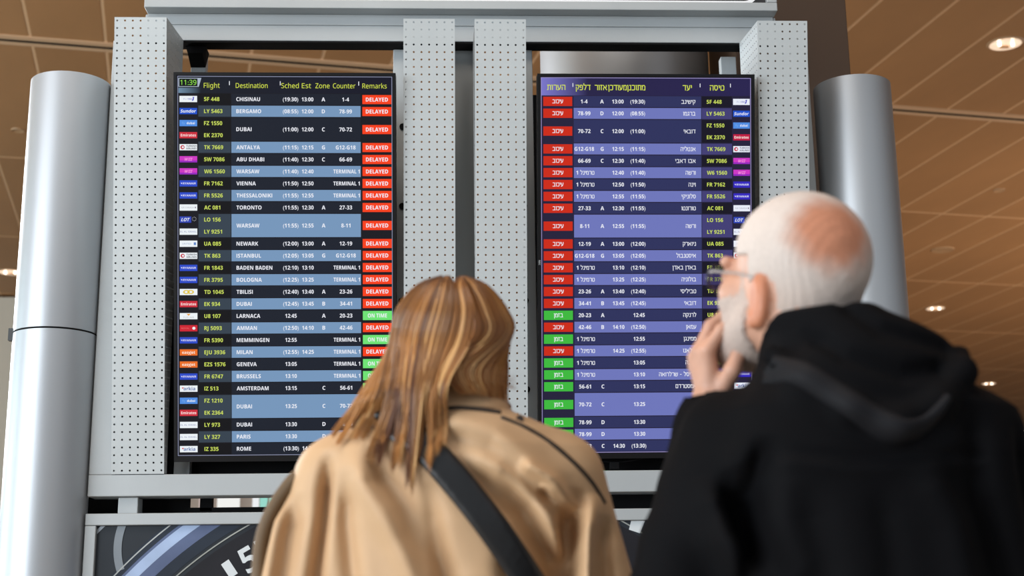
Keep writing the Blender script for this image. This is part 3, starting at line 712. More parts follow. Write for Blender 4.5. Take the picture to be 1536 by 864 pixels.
def surface(f, lo, hi, h, mult=1.6):
    lo = np.array(lo, float); hi = np.array(hi, float); B = 8
    nb = np.ceil((hi - lo) / (h * B)).astype(int) + 1; n = nb * B
    I = np.stack(np.meshgrid(*[np.arange(k) for k in nb], indexing='ij'), -1).reshape(-1, 3)
    cv = f(lo + (I * B + B / 2 - .5) * h)
    g = np.repeat(np.repeat(np.repeat(cv.reshape(nb), B, 0), B, 1), B, 2).astype(np.float32)
    act = I[np.abs(cv) < B * h * .87 * mult]
    off = np.stack(np.meshgrid(*[np.arange(B)] * 3, indexing='ij'), -1).reshape(-1, 3)
    for s in range(0, len(act), 600):
        idx = (act[s:s + 600, None, :] * B + off[None]).reshape(-1, 3)
        g[idx[:, 0], idx[:, 1], idx[:, 2]] = f(lo + idx * h)
    ins = g < 0
    c8 = [ins[a:n[0] - 1 + a, b:n[1] - 1 + b, c:n[2] - 1 + c] for a in (0, 1) for b in (0, 1) for c in (0, 1)]
    cnt = sum(c.astype(np.int8) for c in c8); cells = np.argwhere((cnt > 0) & (cnt < 8))
    cid = -np.ones(n, int); cid[cells[:, 0], cells[:, 1], cells[:, 2]] = np.arange(len(cells))
    acc = np.zeros((len(cells), 3)); num = np.zeros(len(cells))
    for ax in range(3):
        o1, o2 = [k for k in range(3) if k != ax]
        for a in (0, 1):
            for b in (0, 1):
                p = cells.copy(); p[:, o1] += a; p[:, o2] += b; q = p.copy(); q[:, ax] += 1
                gp = g[p[:, 0], p[:, 1], p[:, 2]]; gq = g[q[:, 0], q[:, 1], q[:, 2]]; m = (gp < 0) != (gq < 0)
                t = np.where(m, gp / np.where(m, gp - gq, 1), 0); pt = p.astype(float); pt[:, ax] += t
                acc[m] += pt[m]; num[m] += 1
    V = lo + acc / num[:, None] * h
    Q = []
    for ax in range(3):
        o1, o2 = (ax + 1) % 3, (ax + 2) % 3
        sl = [slice(1, None)] * 3; sl[ax] = slice(0, n[ax] - 1); s2 = list(sl); s2[ax] = slice(1, n[ax])
        A = ins[tuple(sl)]; Bb = ins[tuple(s2)]; e = np.argwhere(A != Bb)
        base = e.copy()
        for k in range(3):
            if k != ax: base[:, k] += 1
        fl = ins[base[:, 0], base[:, 1], base[:, 2]]
        def cc(a, b):
            q = base.copy(); q[:, o1] -= a; q[:, o2] -= b; return cid[q[:, 0], q[:, 1], q[:, 2]]
        q = np.stack([cc(0, 0), cc(1, 0), cc(1, 1), cc(0, 1)], 1)
        q = np.where(fl[:, None], q, q[:, ::-1]); Q.append(q[(q >= 0).all(1)])
    Q = np.concatenate(Q)
    for _ in range(2):  # settle the vertices on the surface
        d = f(V); G = np.stack([(f(V + e) - f(V - e)) / (2e-4) for e in np.eye(3) * 1e-4], 1)
        V = V - np.clip(d / np.maximum((G ** 2).sum(1), .2), -h * .5, h * .5)[:, None] * G
    return V, Q
def mesh_obj(name, V, Q, mats, parent, attr=None, mi=None):
    me = bpy.data.meshes.new(name); me.vertices.add(len(V)); me.vertices.foreach_set('co', np.asarray(V, float).ravel())
    me.loops.add(Q.size); me.loops.foreach_set('vertex_index', Q.ravel().astype(np.int32))
    me.polygons.add(len(Q)); me.polygons.foreach_set('loop_start', np.arange(0, Q.size, Q.shape[1], dtype=np.int32))
    if mi is not None: me.polygons.foreach_set('material_index', mi.astype(np.int32))
    me.update(calc_edges=True); me.validate()
    for m in (mats if isinstance(mats, list) else [mats]): me.materials.append(m)
    me.shade_smooth()
    if attr is not None:
        a = me.color_attributes.new('tint', 'FLOAT_COLOR', 'POINT'); a.data.foreach_set('color', np.concatenate([attr, np.ones((len(V), 1))], 1).ravel())
    o = bpy.data.objects.new(name, me); COL.objects.link(o); attach(o, parent)
    return o

def rot(yaw, pitch, roll=0):
    return np.array((Matrix.Rotation(yaw, 3, 'Z') @ Matrix.Rotation(pitch, 3, 'X') @ Matrix.Rotation(roll, 3, 'Y')))
def head_local(P, male=True, ears=True):
    d = ell(P, (0, -.015, .033), (.0755, .096, .087))
    jw = 1.0 if male else .86
    d = smin(d, ell(P, (0, .028, -.03), (.060 * (1 if male else .95), .066, .080)), .02)
    d = smin(d, cap_(P, (-.012 * jw, .078, -.098), (.012 * jw, .078, -.098), .020 * jw), .03)
    for s in (-1, 1):
        d = smin(d, cap_(P, (s * .05 * jw, .012, -.062), (s * .022 * jw, .07, -.096), .020 * (1 if male else .8)), .03)
        d = smin(d, ell(P, (s * .042 * (1 if male else .9), .060, -.022), (.022, .026, .022) if male else (.018, .022, .018)), .02)
        d = smax(d, -ell(P, (s * .032, .104, .002), (.018, .018, .013)), .012)
        d = smin(d, cap_(P, (s * .014, .094, .021), (s * .046, .082, .021), .008 if male else .005), .012)
    d = smin(d, cap_(P, (0, .092, .014), (0, .114 if male else .108, -.026), .007 if male else .006, .011 if male else .008), .012)
    for s in (-1, 1): d = smin(d, ell(P, (s * (.013 if male else .010), .106 if male else .101, -.031), (.008, .010, .008) if male else (.006, .008, .006)), .006)
    d = smin(d, cap_(P, (-.018, .092, -.056), (.018, .092, -.056), .007), .006)
    d = smin(d, cap_(P, (-.015, .091, -.067), (.015, .091, -.067), .008), .006)
    d = smax(d, -cap_(P, (-.024, .102, -.0615), (.024, .102, -.0615), .0025), .003)
    for s in (-1, 1):  # eyelids
        d = smin(d, smax(ell(P, (s * .032, .082, .001), (.016, .014, .013)), -ell(P, (s * .032, .096, .0), (.013, .012, .0045)), .003), .004)
    if ears:
        for s in (-1, 1):
            M = np.array(Matrix.Rotation(R(s * 20), 3, 'Z') @ Matrix.Rotation(R(-10), 3, 'X'))
            e = ell(P, (s * .079, -.016, -.031), (.0075, .0165, .033), M)
            e = smin(e, ell(P, (s * .077, -.008, -.057), (.006, .009, .011), M), .006)
            e = smax(e, -ell(P, (s * .084, -.007, -.029), (.006, .011, .022), M), .004)
            d = smin(d, e, .006)
    return d
def hand_sdf(P, wrist, knuck, side, tips, thumb, r=.0085):
    """palm from wrist to knuckle line; four fingers as joint chains, thumb as a chain"""
    wrist = np.array(wrist); knuck = [np.array(k) for k in knuck]
    d = None
    for k in knuck:
        e = cap_(P, wrist + (k - wrist) * .12, k, .015, .0105); d = e if d is None else smin(d, e, .014)
    for k, ch in zip(knuck, tips):
        n = len(ch); e = chain(P, [k] + [np.array(c) for c in ch], [r * 1.12] + [r * (1 - .10 * (i + 1)) for i in range(n)], .004); d = smin(d, e, .005)
    e = chain(P, [wrist + (np.array(thumb[0]) - wrist) * .3] + [np.array(c) for c in thumb], [.014] + [.0115, .0100, .0082][:len(thumb)], .006)
    return smin(d, e, .008)
def relaxed_hand(P, wrist, s, fwd=(0, .35, -.94), across=(0, 1, 0), palm=(1, 0, 0)):
    wrist = np.array(wrist); f = np.array(fwd) / np.linalg.norm(fwd); pn = np.array(palm) * -s; ac = np.cross(pn, f); ac /= np.linalg.norm(ac)
    if ac[1] < 0: ac = -ac
    kn = [wrist + f * (.088 - .006 * abs(i - 1)) + ac * (.026 - .019 * i) for i in range(4)]
    L = [.070, .078, .073, .058]; tips = []
    for i, k in enumerate(kn):
        a = k + f * L[i] * .45 + pn * .008; b = a + f * L[i] * .28 + pn * .014; c = b + f * L[i] * .16 + pn * .017; tips.append([a, b, c])
    th = [wrist + f * .035 + ac * .035 + pn * .010, wrist + f * .065 + ac * .048 + pn * .018, wrist + f * .088 + ac * .050 + pn * .022]
    return hand_sdf(P, wrist, kn, s, tips, th)
SKINC = np.array([.52, .27, .18])
EYEW = pbr('eye_white', (.75, .72, .70, 1), .2); EYED = pbr('eye_dark', (.03, .02, .015, 1), .15)
def eyes(root, O, M, sc):
    for s in (-1, 1):
        c = O + M @ (np.array([s * .032, .0835, .001]) * sc); mb = MB(); n = 14
        for i in range(n):
            for j in range(20):
                q = []
                for a, b in ((i, j), (i + 1, j), (i + 1, j + 1), (i, j + 1)):
                    th, ph = math.pi * a / n, 2 * math.pi * b / 20
                    q.append(c + M @ (np.array([math.sin(th) * math.cos(ph), math.cos(th), math.sin(th) * math.sin(ph)]) * .0118 * sc))
                if i == 0: q = [q[0], q[1], q[2]]
                mb.poly([tuple(v) for v in q], 1 if i < 3 else 0)
        mb.build('eye', [EYEW, EYED], root, smooth=True)

def shoe(root, x, y, s, mat):
    f = lambda P: smax(smin(ell(P, (x, y + .05, .035), (.045, .125, .045)), cap_(P, (x, y - .02, .05), (x, y - .02, .10), .042), .03), -(P[:, 2] - .0005), .004)
    V, Q = surface(f, (x - .07, y - .13, -.02), (x + .07, y + .2, .16), .007); mesh_obj('shoe', V, Q, mat, root)

# ------------------------------------------------------------------ woman
WB = empty('person', (.01, -2.32, 0), 'person with long auburn hair in a beige trench coat seen from behind', 'person')
WO = np.array([.003, -2.30, 1.553]); WM = rot(R(4), R(14)); WS = .97
yc = -2.32
SKW = pbr('skin', (.60, .36, .26, 1), .5, noise=.06, nscale=20, attr=None)
def w_body(P):
    d = head_local(((P - WO) @ WM) / WS, False, False) * WS
    d = smin(d, cap_(P, (.003, -2.315, 1.53), (.003, -2.33, 1.40), .050, .058), .03)
    d = smin(d, tab(P, [(.86, 0, yc, .13, .09), (1.0, 0, yc, .12, .085), (1.2, 0, yc, .13, .09), (1.33, 0, yc - .01, .14, .085), (1.40, 0, yc - .01, .09, .06), (1.42, 0, yc - .01, .05, .05)]), .04)
    for s in (-1, 1):
        d = smin(d, cap_(P, (s * .14, yc + .01, 1.34), (s * .225, yc + .02, 1.08), .038, .034), .04)
        d = smin(d, cap_(P, (s * .225, yc + .01, 1.08), (s * .17, yc + .20, .97), .034, .024), .02)
        d = smin(d, relaxed_hand(P, (s * .17, yc + .205, .967), s, (-.1 * s, .75, -.55)), .01)
        d = smin(d, cap_(P, (s * .08, yc, .86), (s * .09, yc + .01, .48), .075, .052), .05)
        d = smin(d, cap_(P, (s * .09, yc + .01, .48), (s * .095, yc - .01, .07), .046, .032), .03)
    return d
V, Q = surface(w_body, (-.36, -2.55, .03), (.36, -1.95, 1.72), .0048)
mesh_obj('body', V, Q, SKW, WB); eyes(WB, WO, WM, WS)
BLKL = pbr('black_leather', (.012, .012, .013, 1), .35, bump=.1, bscale=90)
for s in (-1, 1): shoe(WB, s * .095, yc, s, BLKL)
TRW = pbr('dark_trousers', (.02, .022, .03, 1), .8)
f = lambda P: smin(smin(tab(P, [(.80, 0, yc, .16, .12), (.98, 0, yc, .15, .11)]), cap_(P, (.082, yc, .82), (.095, yc, .11), .088, .055), .03), cap_(P, (-.082, yc, .82), (-.095, yc, .11), .088, .055), .02)
V, Q = surface(f, (-.25, yc - .2, .04), (.25, yc + .2, 1.02), .012); mesh_obj('trousers', V, Q, TRW, WB)

def Wc(l): return [(x * 1.0266, 1.12 + (z - 1.12) * 1.0266) for x, z in l]
CREW = [
 ('v', [(-.178, 1.385), (-.186, 1.282), (-.196, 1.203), (-.20, 1.0)], .012, .016), ('s', [(-.233, 1.33), (-.248, 1.264), (-.256, 1.204), (-.26, 1.0)], .016, .008),
 ('s', [(-.126, 1.40), (-.111, 1.339), (-.057, 1.262), (-.024, 1.201), (.0, 1.05)], .022, .011), ('v', [(-.081, 1.30), (-.048, 1.233), (-.033, 1.19), (-.03, 1.0)], .018, .010),
 ('v', [(-.033, 1.335), (-.019, 1.261), (-.009, 1.19), (.0, 1.0)], .016, .009), ('s', [(.005, 1.385), (.060, 1.345), (.111, 1.298), (.150, 1.235), (.167, 1.19), (.18, 1.0)], .018, -.012),
 ('v', [(.068, 1.345), (.121, 1.284), (.160, 1.22), (.177, 1.16)], .013, .010), ('s', [(-.02, 1.42), (.06, 1.392), (.13, 1.33)], .02, -.007),
 ('v', [(.168, 1.305), (.172, 1.259), (.181, 1.200), (.185, 1.05)], .016, .018), ('s', [(.203, 1.325), (.190, 1.269), (.184, 1.2), (.185, 1.0)], .016, -.014),
 ('v', [(.232, 1.29), (.228, 1.23), (.235, 1.1)], .014, .010), ('v', [(-.145, 1.36), (-.15, 1.28), (-.14, 1.2), (-.14, 1.0)], .018, .008),
 ('v', [(.08, 1.25), (.085, 1.18), (.09, 1.0)], .02, .008), ('v', [(.10, 1.36), (.15, 1.335), (.18, 1.30)], .012, -.010)]
CREW = [(k, Wc(p), w_, d_) for k, p, w_, d_ in CREW]
CT = [(1.478, .01, -2.33, .070, .064), (1.462, .008, -2.335, .088, .075), (1.445, .006, -2.34, .130, .088), (1.425, .003, -2.34, .172, .100),
      (1.40, 0, -2.34, .198, .112), (1.36, 0, -2.335, .208, .124), (1.28, 0, -2.33, .208, .132), (1.12, 0, -2.32, .205, .130), (.95, 0, -2.32, .215, .14), (.75, 0, -2.32, .25, .17), (.55, 0, -2.32, .28, .2)]
def w_coat(P, folds=True):
    d = tab(P, CT, 2.2)
    for s in (-1, 1):
        a = smin(cap_(P, (s * .172, yc - .015, 1.352), (s * .234, yc - .004, 1.12), .071, .070), cap_(P, (s * .234, yc, 1.12), (s * .18, yc + .16, 1.0), .066, .052), .03)
        d = smin(d, a, .035)
    # drape between arms and back
    if folds:
        for k, p, w_, d_ in CREW: d = d + crease(P, p, w_ * .85, d_ * 1.9, k, ycut=-2.33)
        d = d + .0035 * np.sin(P[:, 0] * 55 + 6 * P[:, 2]) * np.clip((1.35 - P[:, 2]) / .2, 0, 1) * np.clip((-2.33 - P[:, 1]) / .05, 0, 1)
    # hollow: cut neck opening and the skirt inside
    d = smax(d, -tab(P, [(1.47, .01, -2.315, .040, .04), (1.52, .01, -2.31, .060, .056)]), .006)
    return smax(d, -tab(P, [(.5, 0, -2.32, .26, .18), (.72, 0, -2.32, .235, .155), (.93, 0, -2.32, .14, .10), (.95, 0, -2.32, .10, .08)]), .008)
COAT = pbr('beige_gabardine', (.56, .355, .195, 1), .62, noise=.05, nscale=7, bump=.06, bscale=260)
V, Q = surface(w_coat, (-.36, -2.56, .53), (.36, -2.02, 1.53), .0052)
mesh_obj('trench_coat', V, Q, COAT, WB)
TRIMW = pbr('dark_brown_trim', (.022, .014, .010, 1), .6)
def on_surface(f, p, d, tmax=.4, off=0):
    """march from p along d until f is reached"""
    p = np.array(p, float); d = np.array(d, float); d /= np.linalg.norm(d); t = 0
    for _ in range(60):
        v = float(f((p + d * t)[None])[0]) - off
        if v < 1e-4: break
        t += v * .7
        if t > tmax: break
    return p + d * t
def on_surface_many(f, P0, d, off=0, tmax=.4):
    P0 = np.array(P0, float); t = np.zeros(len(P0)); d = np.array(d, float)
    for _ in range(40): t = np.minimum(t + np.maximum(f(P0 + d * t[:, None]) - off, -.002) * .7, tmax)
    return P0 + d * t[:, None]
def smooth_path(pts, n):
    pts = [Vector(p) for p in pts]; out = []
    for i in range(len(pts) - 1):
        p0, p1, p2, p3 = pts[max(i - 1, 0)], pts[i], pts[i + 1], pts[min(i + 2, len(pts) - 1)]
        for k in range(n):
            t = k / n; out.append(.5 * ((2 * p1) + (-p0 + p2) * t + (2 * p0 - 5 * p1 + 4 * p2 - p3) * t * t + (-p0 + 3 * p1 - 3 * p2 + p3) * t ** 3))
    return out + [pts[-1]]
# standing collar, open at the front, and dark piping under it and along the right shoulder
fc = lambda P: smax(np.abs(tab(P, [(1.455, .008, -2.33, .092, .092), (1.475, .009, -2.33, .080, .080), (1.525, .012, -2.325, .070, .066)], 2.0)) - .0045,
                    smax(np.maximum(P[:, 2] - 1.492 - .25 * (P[:, 1] + 2.33) * 0 - .02 * (P[:, 0] < 0), 1.457 - P[:, 2]), P[:, 1] + 2.27, .004), .004)
V, Q = surface(fc, (-.12, -2.45, 1.44), (.13, -2.22, 1.54), .003, 3); mesh_obj('collar', V, Q, COAT, WB)
fn = lambda P: w_coat(P, True)
pts = []
for x, z in smooth_path([(-.062, 1.462, 0), (-.02, 1.4585, 0), (.03, 1.458, 0), (.074, 1.453, 0)], 6) and [(v.x, v.y) for v in smooth_path([(-.066, 1.459, 0), (-.02, 1.4545, 0), (.03, 1.454, 0), (.078, 1.449, 0)], 6)]:
    pts.append(tuple(on_surface(fn, (x, -2.62, z), (0, 1, 0)) - np.array([0, .001, 0])))
mb = MB(); mb.tube(pts, .0042, 6); mb.build('collar_seam', TRIMW, WB, smooth=True)
pts = []
for v in smooth_path([Vector((x, z, 0)) for x, z in Wc([(.076, 1.432), (.115, 1.416), (.152, 1.393), (.188, 1.362), (.214, 1.335), (.232, 1.308)])], 6):
    pts.append(tuple(on_surface(fn, (v.x, -2.62, v.y), (0, 1, 0))))
mb = MB(); mb.tube(pts, [.0034] * len(pts), 6); mb.build('shoulder_piping', TRIMW, WB, smooth=True)
mb = MB(); p = on_surface(fn, (.108, -2.62, 1.4395), (0, 1, 0)); mb.cyl((p[0], p[1] - .004, p[2]), .006, .005, 14, 'y'); mb.build('button', TRIMW, WB, smooth='auto')
# sleeve underside at the left shoulder, its shade put into a darker colour
OLV = pbr('shaded_coat_cloth', (.13, .078, .036, 1), .7, noise=.1, nscale=10)
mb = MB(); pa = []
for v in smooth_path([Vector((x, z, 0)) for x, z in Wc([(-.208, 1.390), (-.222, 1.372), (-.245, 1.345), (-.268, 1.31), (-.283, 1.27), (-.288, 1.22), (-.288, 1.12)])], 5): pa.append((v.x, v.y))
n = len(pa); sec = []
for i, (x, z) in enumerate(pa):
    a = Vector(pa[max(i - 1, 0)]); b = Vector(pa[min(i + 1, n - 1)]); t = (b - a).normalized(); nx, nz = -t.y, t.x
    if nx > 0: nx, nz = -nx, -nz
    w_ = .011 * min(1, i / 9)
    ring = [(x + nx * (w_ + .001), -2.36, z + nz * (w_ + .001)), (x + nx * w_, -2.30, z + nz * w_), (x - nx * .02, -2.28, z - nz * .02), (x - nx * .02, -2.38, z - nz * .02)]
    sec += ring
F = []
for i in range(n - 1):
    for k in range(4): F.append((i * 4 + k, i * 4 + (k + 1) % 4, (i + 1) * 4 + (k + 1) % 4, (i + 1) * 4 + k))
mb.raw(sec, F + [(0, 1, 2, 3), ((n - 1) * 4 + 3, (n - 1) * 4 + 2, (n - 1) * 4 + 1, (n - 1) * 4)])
o = mb.build('shaded_sleeve_edge', OLV, WB, smooth=True); o.modifiers.new('s', 'SUBSURF').levels = 1; o.modifiers['s'].render_levels = 1

# crossbody bag: strap crossing the back from the left shoulder to the right hip, bag in front of the hip
BG = empty('crossbody_bag', (.25, -2.42, .85), 'black crossbody bag, wide smooth strap running diagonally over the beige coat', 'bag')
path = Wc([(-.104, 1.437), (-.085, 1.424), (-.045, 1.395), (-.002, 1.348), (.045, 1.29), (.085, 1.235), (.122, 1.18), (.16, 1.12), (.20, 1.04), (.235, .96)])
sm = smooth_path([Vector((x, z, 0)) for x, z in path], 6); L_ = []; R_ = []
for i, v in enumerate(sm):
    t = (sm[min(i + 1, len(sm) - 1)] - sm[max(i - 1, 0)]).normalized(); nrm = Vector((-t.y, t.x, 0)); row = []
    for q in (-1, -.5, 0, .5, 1):
        x, z = v.x + nrm.x * .0235 * q, v.y + nrm.y * .0235 * q
        p = on_surface(lambda P: w_coat(P, False), (x, -2.66, z), (0, 1, 0), .5); row.append((x, p[1] - .004, z))
    L_.append(row)
mb = MB(); nn = len(L_)
Vv = [p for r_ in L_ for p in r_] + [(p[0], p[1] + .003, p[2]) for r_ in L_ for p in r_]; F = []
for i in range(nn - 1):
    for k in range(4):
        a = i * 5 + k; F.append((a, a + 1, a + 6, a + 5)); b = a + nn * 5; F.append((b, b + 5, b + 6, b + 1))
    for k, s_ in ((0, 1), (4, -1)):
        a = i * 5 + k; b = a + nn * 5; F.append((a, a + 5, b + 5, b) if s_ > 0 else (a, b, b + 5, a + 5))
mb.raw(Vv, F); mb.build('strap', BLKL, BG, smooth=True)
mb = MB(); pts = [(-.108, -2.42, 1.444), (-.112, -2.37, 1.455), (-.112, -2.32, 1.455), (-.09, -2.25, 1.42), (-.03, -2.195, 1.30), (.06, -2.175, 1.15), (.15, -2.165, 1.02), (.235, -2.2, .90), (.275, -2.30, .86), (.27, -2.42, .88), (.245, -2.475, .94)]
mb.tube([tuple(v) for v in smooth_path(pts, 5)], .007, 6); mb.build('strap_front', BLKL, BG, smooth=True)
mb = MB(); mb.box((.262, -2.44, .66), (.33, -2.20, .84)); mb.build('pouch', BLKL, BG, bevel=.012)
mb = MB(); mb.box((.258, -2.445, .74), (.334, -2.195, .848)); mb.build('flap', BLKL, BG, bevel=.012)

# hair
def hl(P): return ((P - WO) @ WM) / WS
def w_hair(P):
    L = hl(P)
    d = ell(L, (0, -.013, .034), (.079, .093, .0905))
    d = smax(d, (L[:, 1] - .030 - 1.25 * np.maximum(0, L[:, 2] - .045)), .008)
    d = smin(d, cap_(P, (-.03, -2.365, 1.60), (-.065, -2.365, 1.47), .032, .026), .02)
    d = smin(d, cap_(P, (.030, -2.36, 1.60), (.030, -2.36, 1.49), .034, .030), .02)
    for s in (-1, 1): d = smin(d, cap_(P, (s * .073, -2.31, 1.60), (s * .080 - (.02 if s < 0 else .01), -2.335, 1.50), .022, .014), .03)
    return smax(d, -(w_coat(P, False) - .001), .004)
HB = pbr('hair_under_layer', (.085, .038, .016, 1), .55, noise=.3, nscale=60, stretch=(1, 1, .12))
V, Q = surface(w_hair, (-.16, -2.56, 1.36), (.14, -2.18, 1.70), .004); hair = mesh_obj('hair', V, Q, HB, WB)
def strand_mesh(paths, radii, tints, flat=.45, sides=5):
    V = []; F = []; T = []
    for pts, r, (c0, c1) in zip(paths, radii, tints):
        pts = np.asarray(pts); n = len(pts); base = len(V)
        tg = np.gradient(pts, axis=0); tg /= np.linalg.norm(tg, axis=1)[:, None] + 1e-9
        out = np.cross(tg, (1, .15, .1)); out /= np.linalg.norm(out, axis=1)[:, None] + 1e-9; sd_ = np.cross(tg, out)
        for i in range(n):
            u = i / (n - 1); rr = r * min(1, .35 + u * 6) * (1 - (max(0, u - .55) / .45) ** 1.3 * .95); col = c0 * (1 - u) + c1 * u
            for k in range(sides):
                a = 2 * math.pi * k / sides; V.append(pts[i] + sd_[i] * rr * math.cos(a) + out[i] * rr * flat * math.sin(a)); T.append(col)
        for i in range(n - 1):
            for k in range(sides):
                F.append((base + i * sides + k, base + i * sides + (k + 1) % sides, base + (i + 1) * sides + (k + 1) % sides, base + (i + 1) * sides + k))
    return np.array(V), np.array(F), np.array(T)
def bez(P, n):
    P = np.array(P, float); t = np.linspace(0, 1, n); m = len(P)
    # Catmull-Rom through all points
    out = []
    for u in t:
        x = u * (m - 1); i = min(int(x), m - 2); f_ = x - i
        p0, p1, p2, p3 = P[max(i - 1, 0)], P[i], P[i + 1], P[min(i + 2, m - 1)]
        out.append(.5 * ((2 * p1) + (-p0 + p2) * f_ + (2 * p0 - 5 * p1 + 4 * p2 - p3) * f_ ** 2 + (-p0 + 3 * p1 - 3 * p2 + p3) * f_ ** 3))
    return np.array(out)
DK, AU, BL, GL = np.array([.060, .022, .009]), np.array([.30, .105, .026]), np.array([.56, .27, .085]), np.array([.90, .56, .24])
paths, radii, tints = [], [], []
gx, gz = np.linspace(-.30, .20, 101), np.linspace(1.25, 1.50, 51)
GX, GZ = np.meshgrid(gx, gz); dep = on_surface_many(lambda A: w_coat(A, False), np.stack([GX.ravel(), np.full(GX.size, -2.64), GZ.ravel()], 1), (0, 1, 0), 0, .5)[:, 1].reshape(GX.shape)
def coat_y(x, z):
    i = min(max(int(round((x + .30) / .005)), 0), 100); j = min(max(int(round((z - 1.25) / .005)), 0), 50); return dep[j, i]
def skull(theta, phi, off=.004):
    """point over the hair cap; theta from crown down, phi around: 0 back, -pi/2 left, pi/2 right"""
    l = np.array([math.sin(phi) * math.sin(theta) * (.090 + off), -.022 - math.cos(phi) * math.sin(theta) * (.104 + off), .034 + math.cos(theta) * (.098 + off)])
    return WO + WM @ (l * WS)
NS = 2600
NL = 58; LK = [dict(s=(k + .5) / NL + rng.normal(0, .006), ln=rng.random(), v=rng.random(), g=rng.random(), dx=rng.normal(0, 1), y=rng.random()) for k in range(NL)]
for i in range(NS):
    K = LK[rng.integers(NL)]; s = min(.999, max(.001, K['s'] + rng.normal(0, .010))); j = rng.normal(0, 1, 3) * .45
    phi = -1.9 + 3.7 * s + .04 * j[0]; lay = rng.random() * .004 + K['y'] * .006
    left = s < .60
    P = [skull(.18 + .12 * rng.random(), phi * .9 + .3 * (1 if s > .5 else -1), .002 + lay), skull(.62, phi, .003 + lay), skull(1.1, phi, .004 + lay), skull(1.55, phi * .98 - (.10 if left else 0), .003 + lay)]
    if left:
        q = s / .60; xb = -.128 + .125 * q + .006 * j[1]; yb = -2.40 - .055 * math.sin(min(1, q * 1.1 + .1) * math.pi / 2) - lay * 1.0
        P.append(np.array([xb, yb, 1.487]))
        ln = .060 + .105 * math.exp(-((q - .62) / .33) ** 2) * (K['ln'] ** .6) * (.8 + .25 * rng.random()) + .012 * rng.random()
        if q < .3: ln = .04 + .05 * K['ln'] + .01 * rng.random(); 
        q = q + (K['s'] / .60 - q) * .35
        xe = -.168 + .155 * (q * .25 + K['s'] / .60 * .75) + .007 * K['dx'] + .0045 * j[2]; z1 = 1.487 - ln * .55; z2 = 1.487 - ln
        for zz, tt in ((z1, .55), (z2, 1.0)):
            x = xb + (xe - xb) * tt; P.append(np.array([x, min(coat_y(x, zz), -2.40) - .006 - lay * .8, zz]))
    else:
        q = (s - .60) / .40; P[-1] = skull(1.45, phi * .97, .003 + lay)
        xb = -.006 + .092 * q + .004 * j[1]; P.append(np.array([xb, -2.432 + .070 * q * q - lay, 1.515])); P.append(np.array([xb + .022 * (1 - q), -2.425 + .068 * q * q - lay, 1.474 + .008 * rng.random()]))
        if rng.random() < .03: P[-1] = np.array([.100 + .01 * rng.random(), -2.36, 1.49 + .03 * rng.random()])
    v = min(1, max(0, K['v'] + rng.normal(0, .12))); hl_ = K['g']
    c0 = DK * (1 - .5 * v) + AU * (.36 * v) + AU * .12 * hl_; c1 = AU * (1 - v) + BL * v
    if left: c1 = (AU * .4 + BL * .6) * (.5 + .7 * v)
    if rng.random() < .03 + .55 * max(0, hl_ - .72) / .28: c0 = AU * .6 + BL * .35; c1 = GL * .9
    if K['v'] < .14 or rng.random() < .06: c1 = DK * 2.2; c0 = DK
    paths.append(bez(P, 26)); radii.append(.0012 + .0012 * rng.random()); tints.append((c0, c1))
for i in range(420):  # front: from the parting over the temples and down in front of the ears
    sd_ = -1 if i % 2 else 1; u = rng.random(); lay = .004 * rng.random(); y0 = .02 + .045 * u
    y0 = -.01 + .078 * u; P = [WO + WM @ (np.array(q) * WS) for q in ((sd_ * .004, y0, .033 + .0855 * math.sqrt(max(.05, 1 - ((y0 + .02) / .093) ** 2))), (sd_ * .045, y0 * .9, .033 + .073 * math.sqrt(max(.05, 1 - ((y0 + .02) / .096) ** 2))), (sd_ * (.079 + lay), y0 * .6 + .01, .045), (sd_ * (.088 + lay), y0 - .018 - .02 * u, .0), (sd_ * (.087 + lay), y0 - .030 - .03 * u, -.055))]
    P.append(np.array([sd_ * (.088 if sd_ > 0 else .10) + .01, -2.315 - .03 * u, 1.462 + .01 * rng.random()]) if sd_ > 0 else np.array([-.098 - lay, -2.345 + .03 * u, 1.445 + .02 * rng.random()]))
    v = rng.random(); paths.append(bez(P, 20)); radii.append(.0018 + .0012 * rng.random()); tints.append((DK * (1 - v * .5) + AU * v * .5, AU * (1 - v) + BL * v))
V, F, T = strand_mesh(paths, radii, tints)
HS = pbr('hair_strands', (.2, .1, .05, 1), .38, spec=.45, attr='tint')
o = mesh_obj('hair_strands', V, F, HS, WB, attr=T); o['kind'] = 'stuff'
o.parent = hair; o.matrix_parent_inverse = world_of(hair).inverted()

# ------------------------------------------------------------------ man
MBs = empty('person', (.54, -2.70, 0), 'person with short white hair and beard in a black hooded jacket, hand at mouth', 'person')
MO = np.array([.4735, -2.68, 1.587]); MM = rot(R(36), R(14), R(-2)); MS = 1.01
def ml(P): return ((P - MO) @ MM) / MS
ym = -2.70
def chin_hand(P):
    P = P - np.array([.008, 0, 0]); W_ = np.array([.362, -2.615, 1.430])
    kn = [np.array(p) for p in ((.352, -2.640, 1.500), (.343, -2.622, 1.502), (.341, -2.603, 1.497), (.344, -2.586, 1.488))]
    tips = [[(.371, -2.648, 1.528), (.391, -2.640, 1.543), (.405, -2.630, 1.550)],
            [(.360, -2.628, 1.538), (.382, -2.622, 1.556), (.398, -2.612, 1.560)],
            [(.360, -2.603, 1.532), (.382, -2.598, 1.540), (.396, -2.594, 1.538)],
            [(.362, -2.582, 1.520), (.380, -2.580, 1.522), (.392, -2.580, 1.516)]]
    th = [(.384, -2.650, 1.470), (.398, -2.652, 1.505), (.409, -2.640, 1.533)]
    return hand_sdf(P, W_, kn, -1, tips, th, .0092)
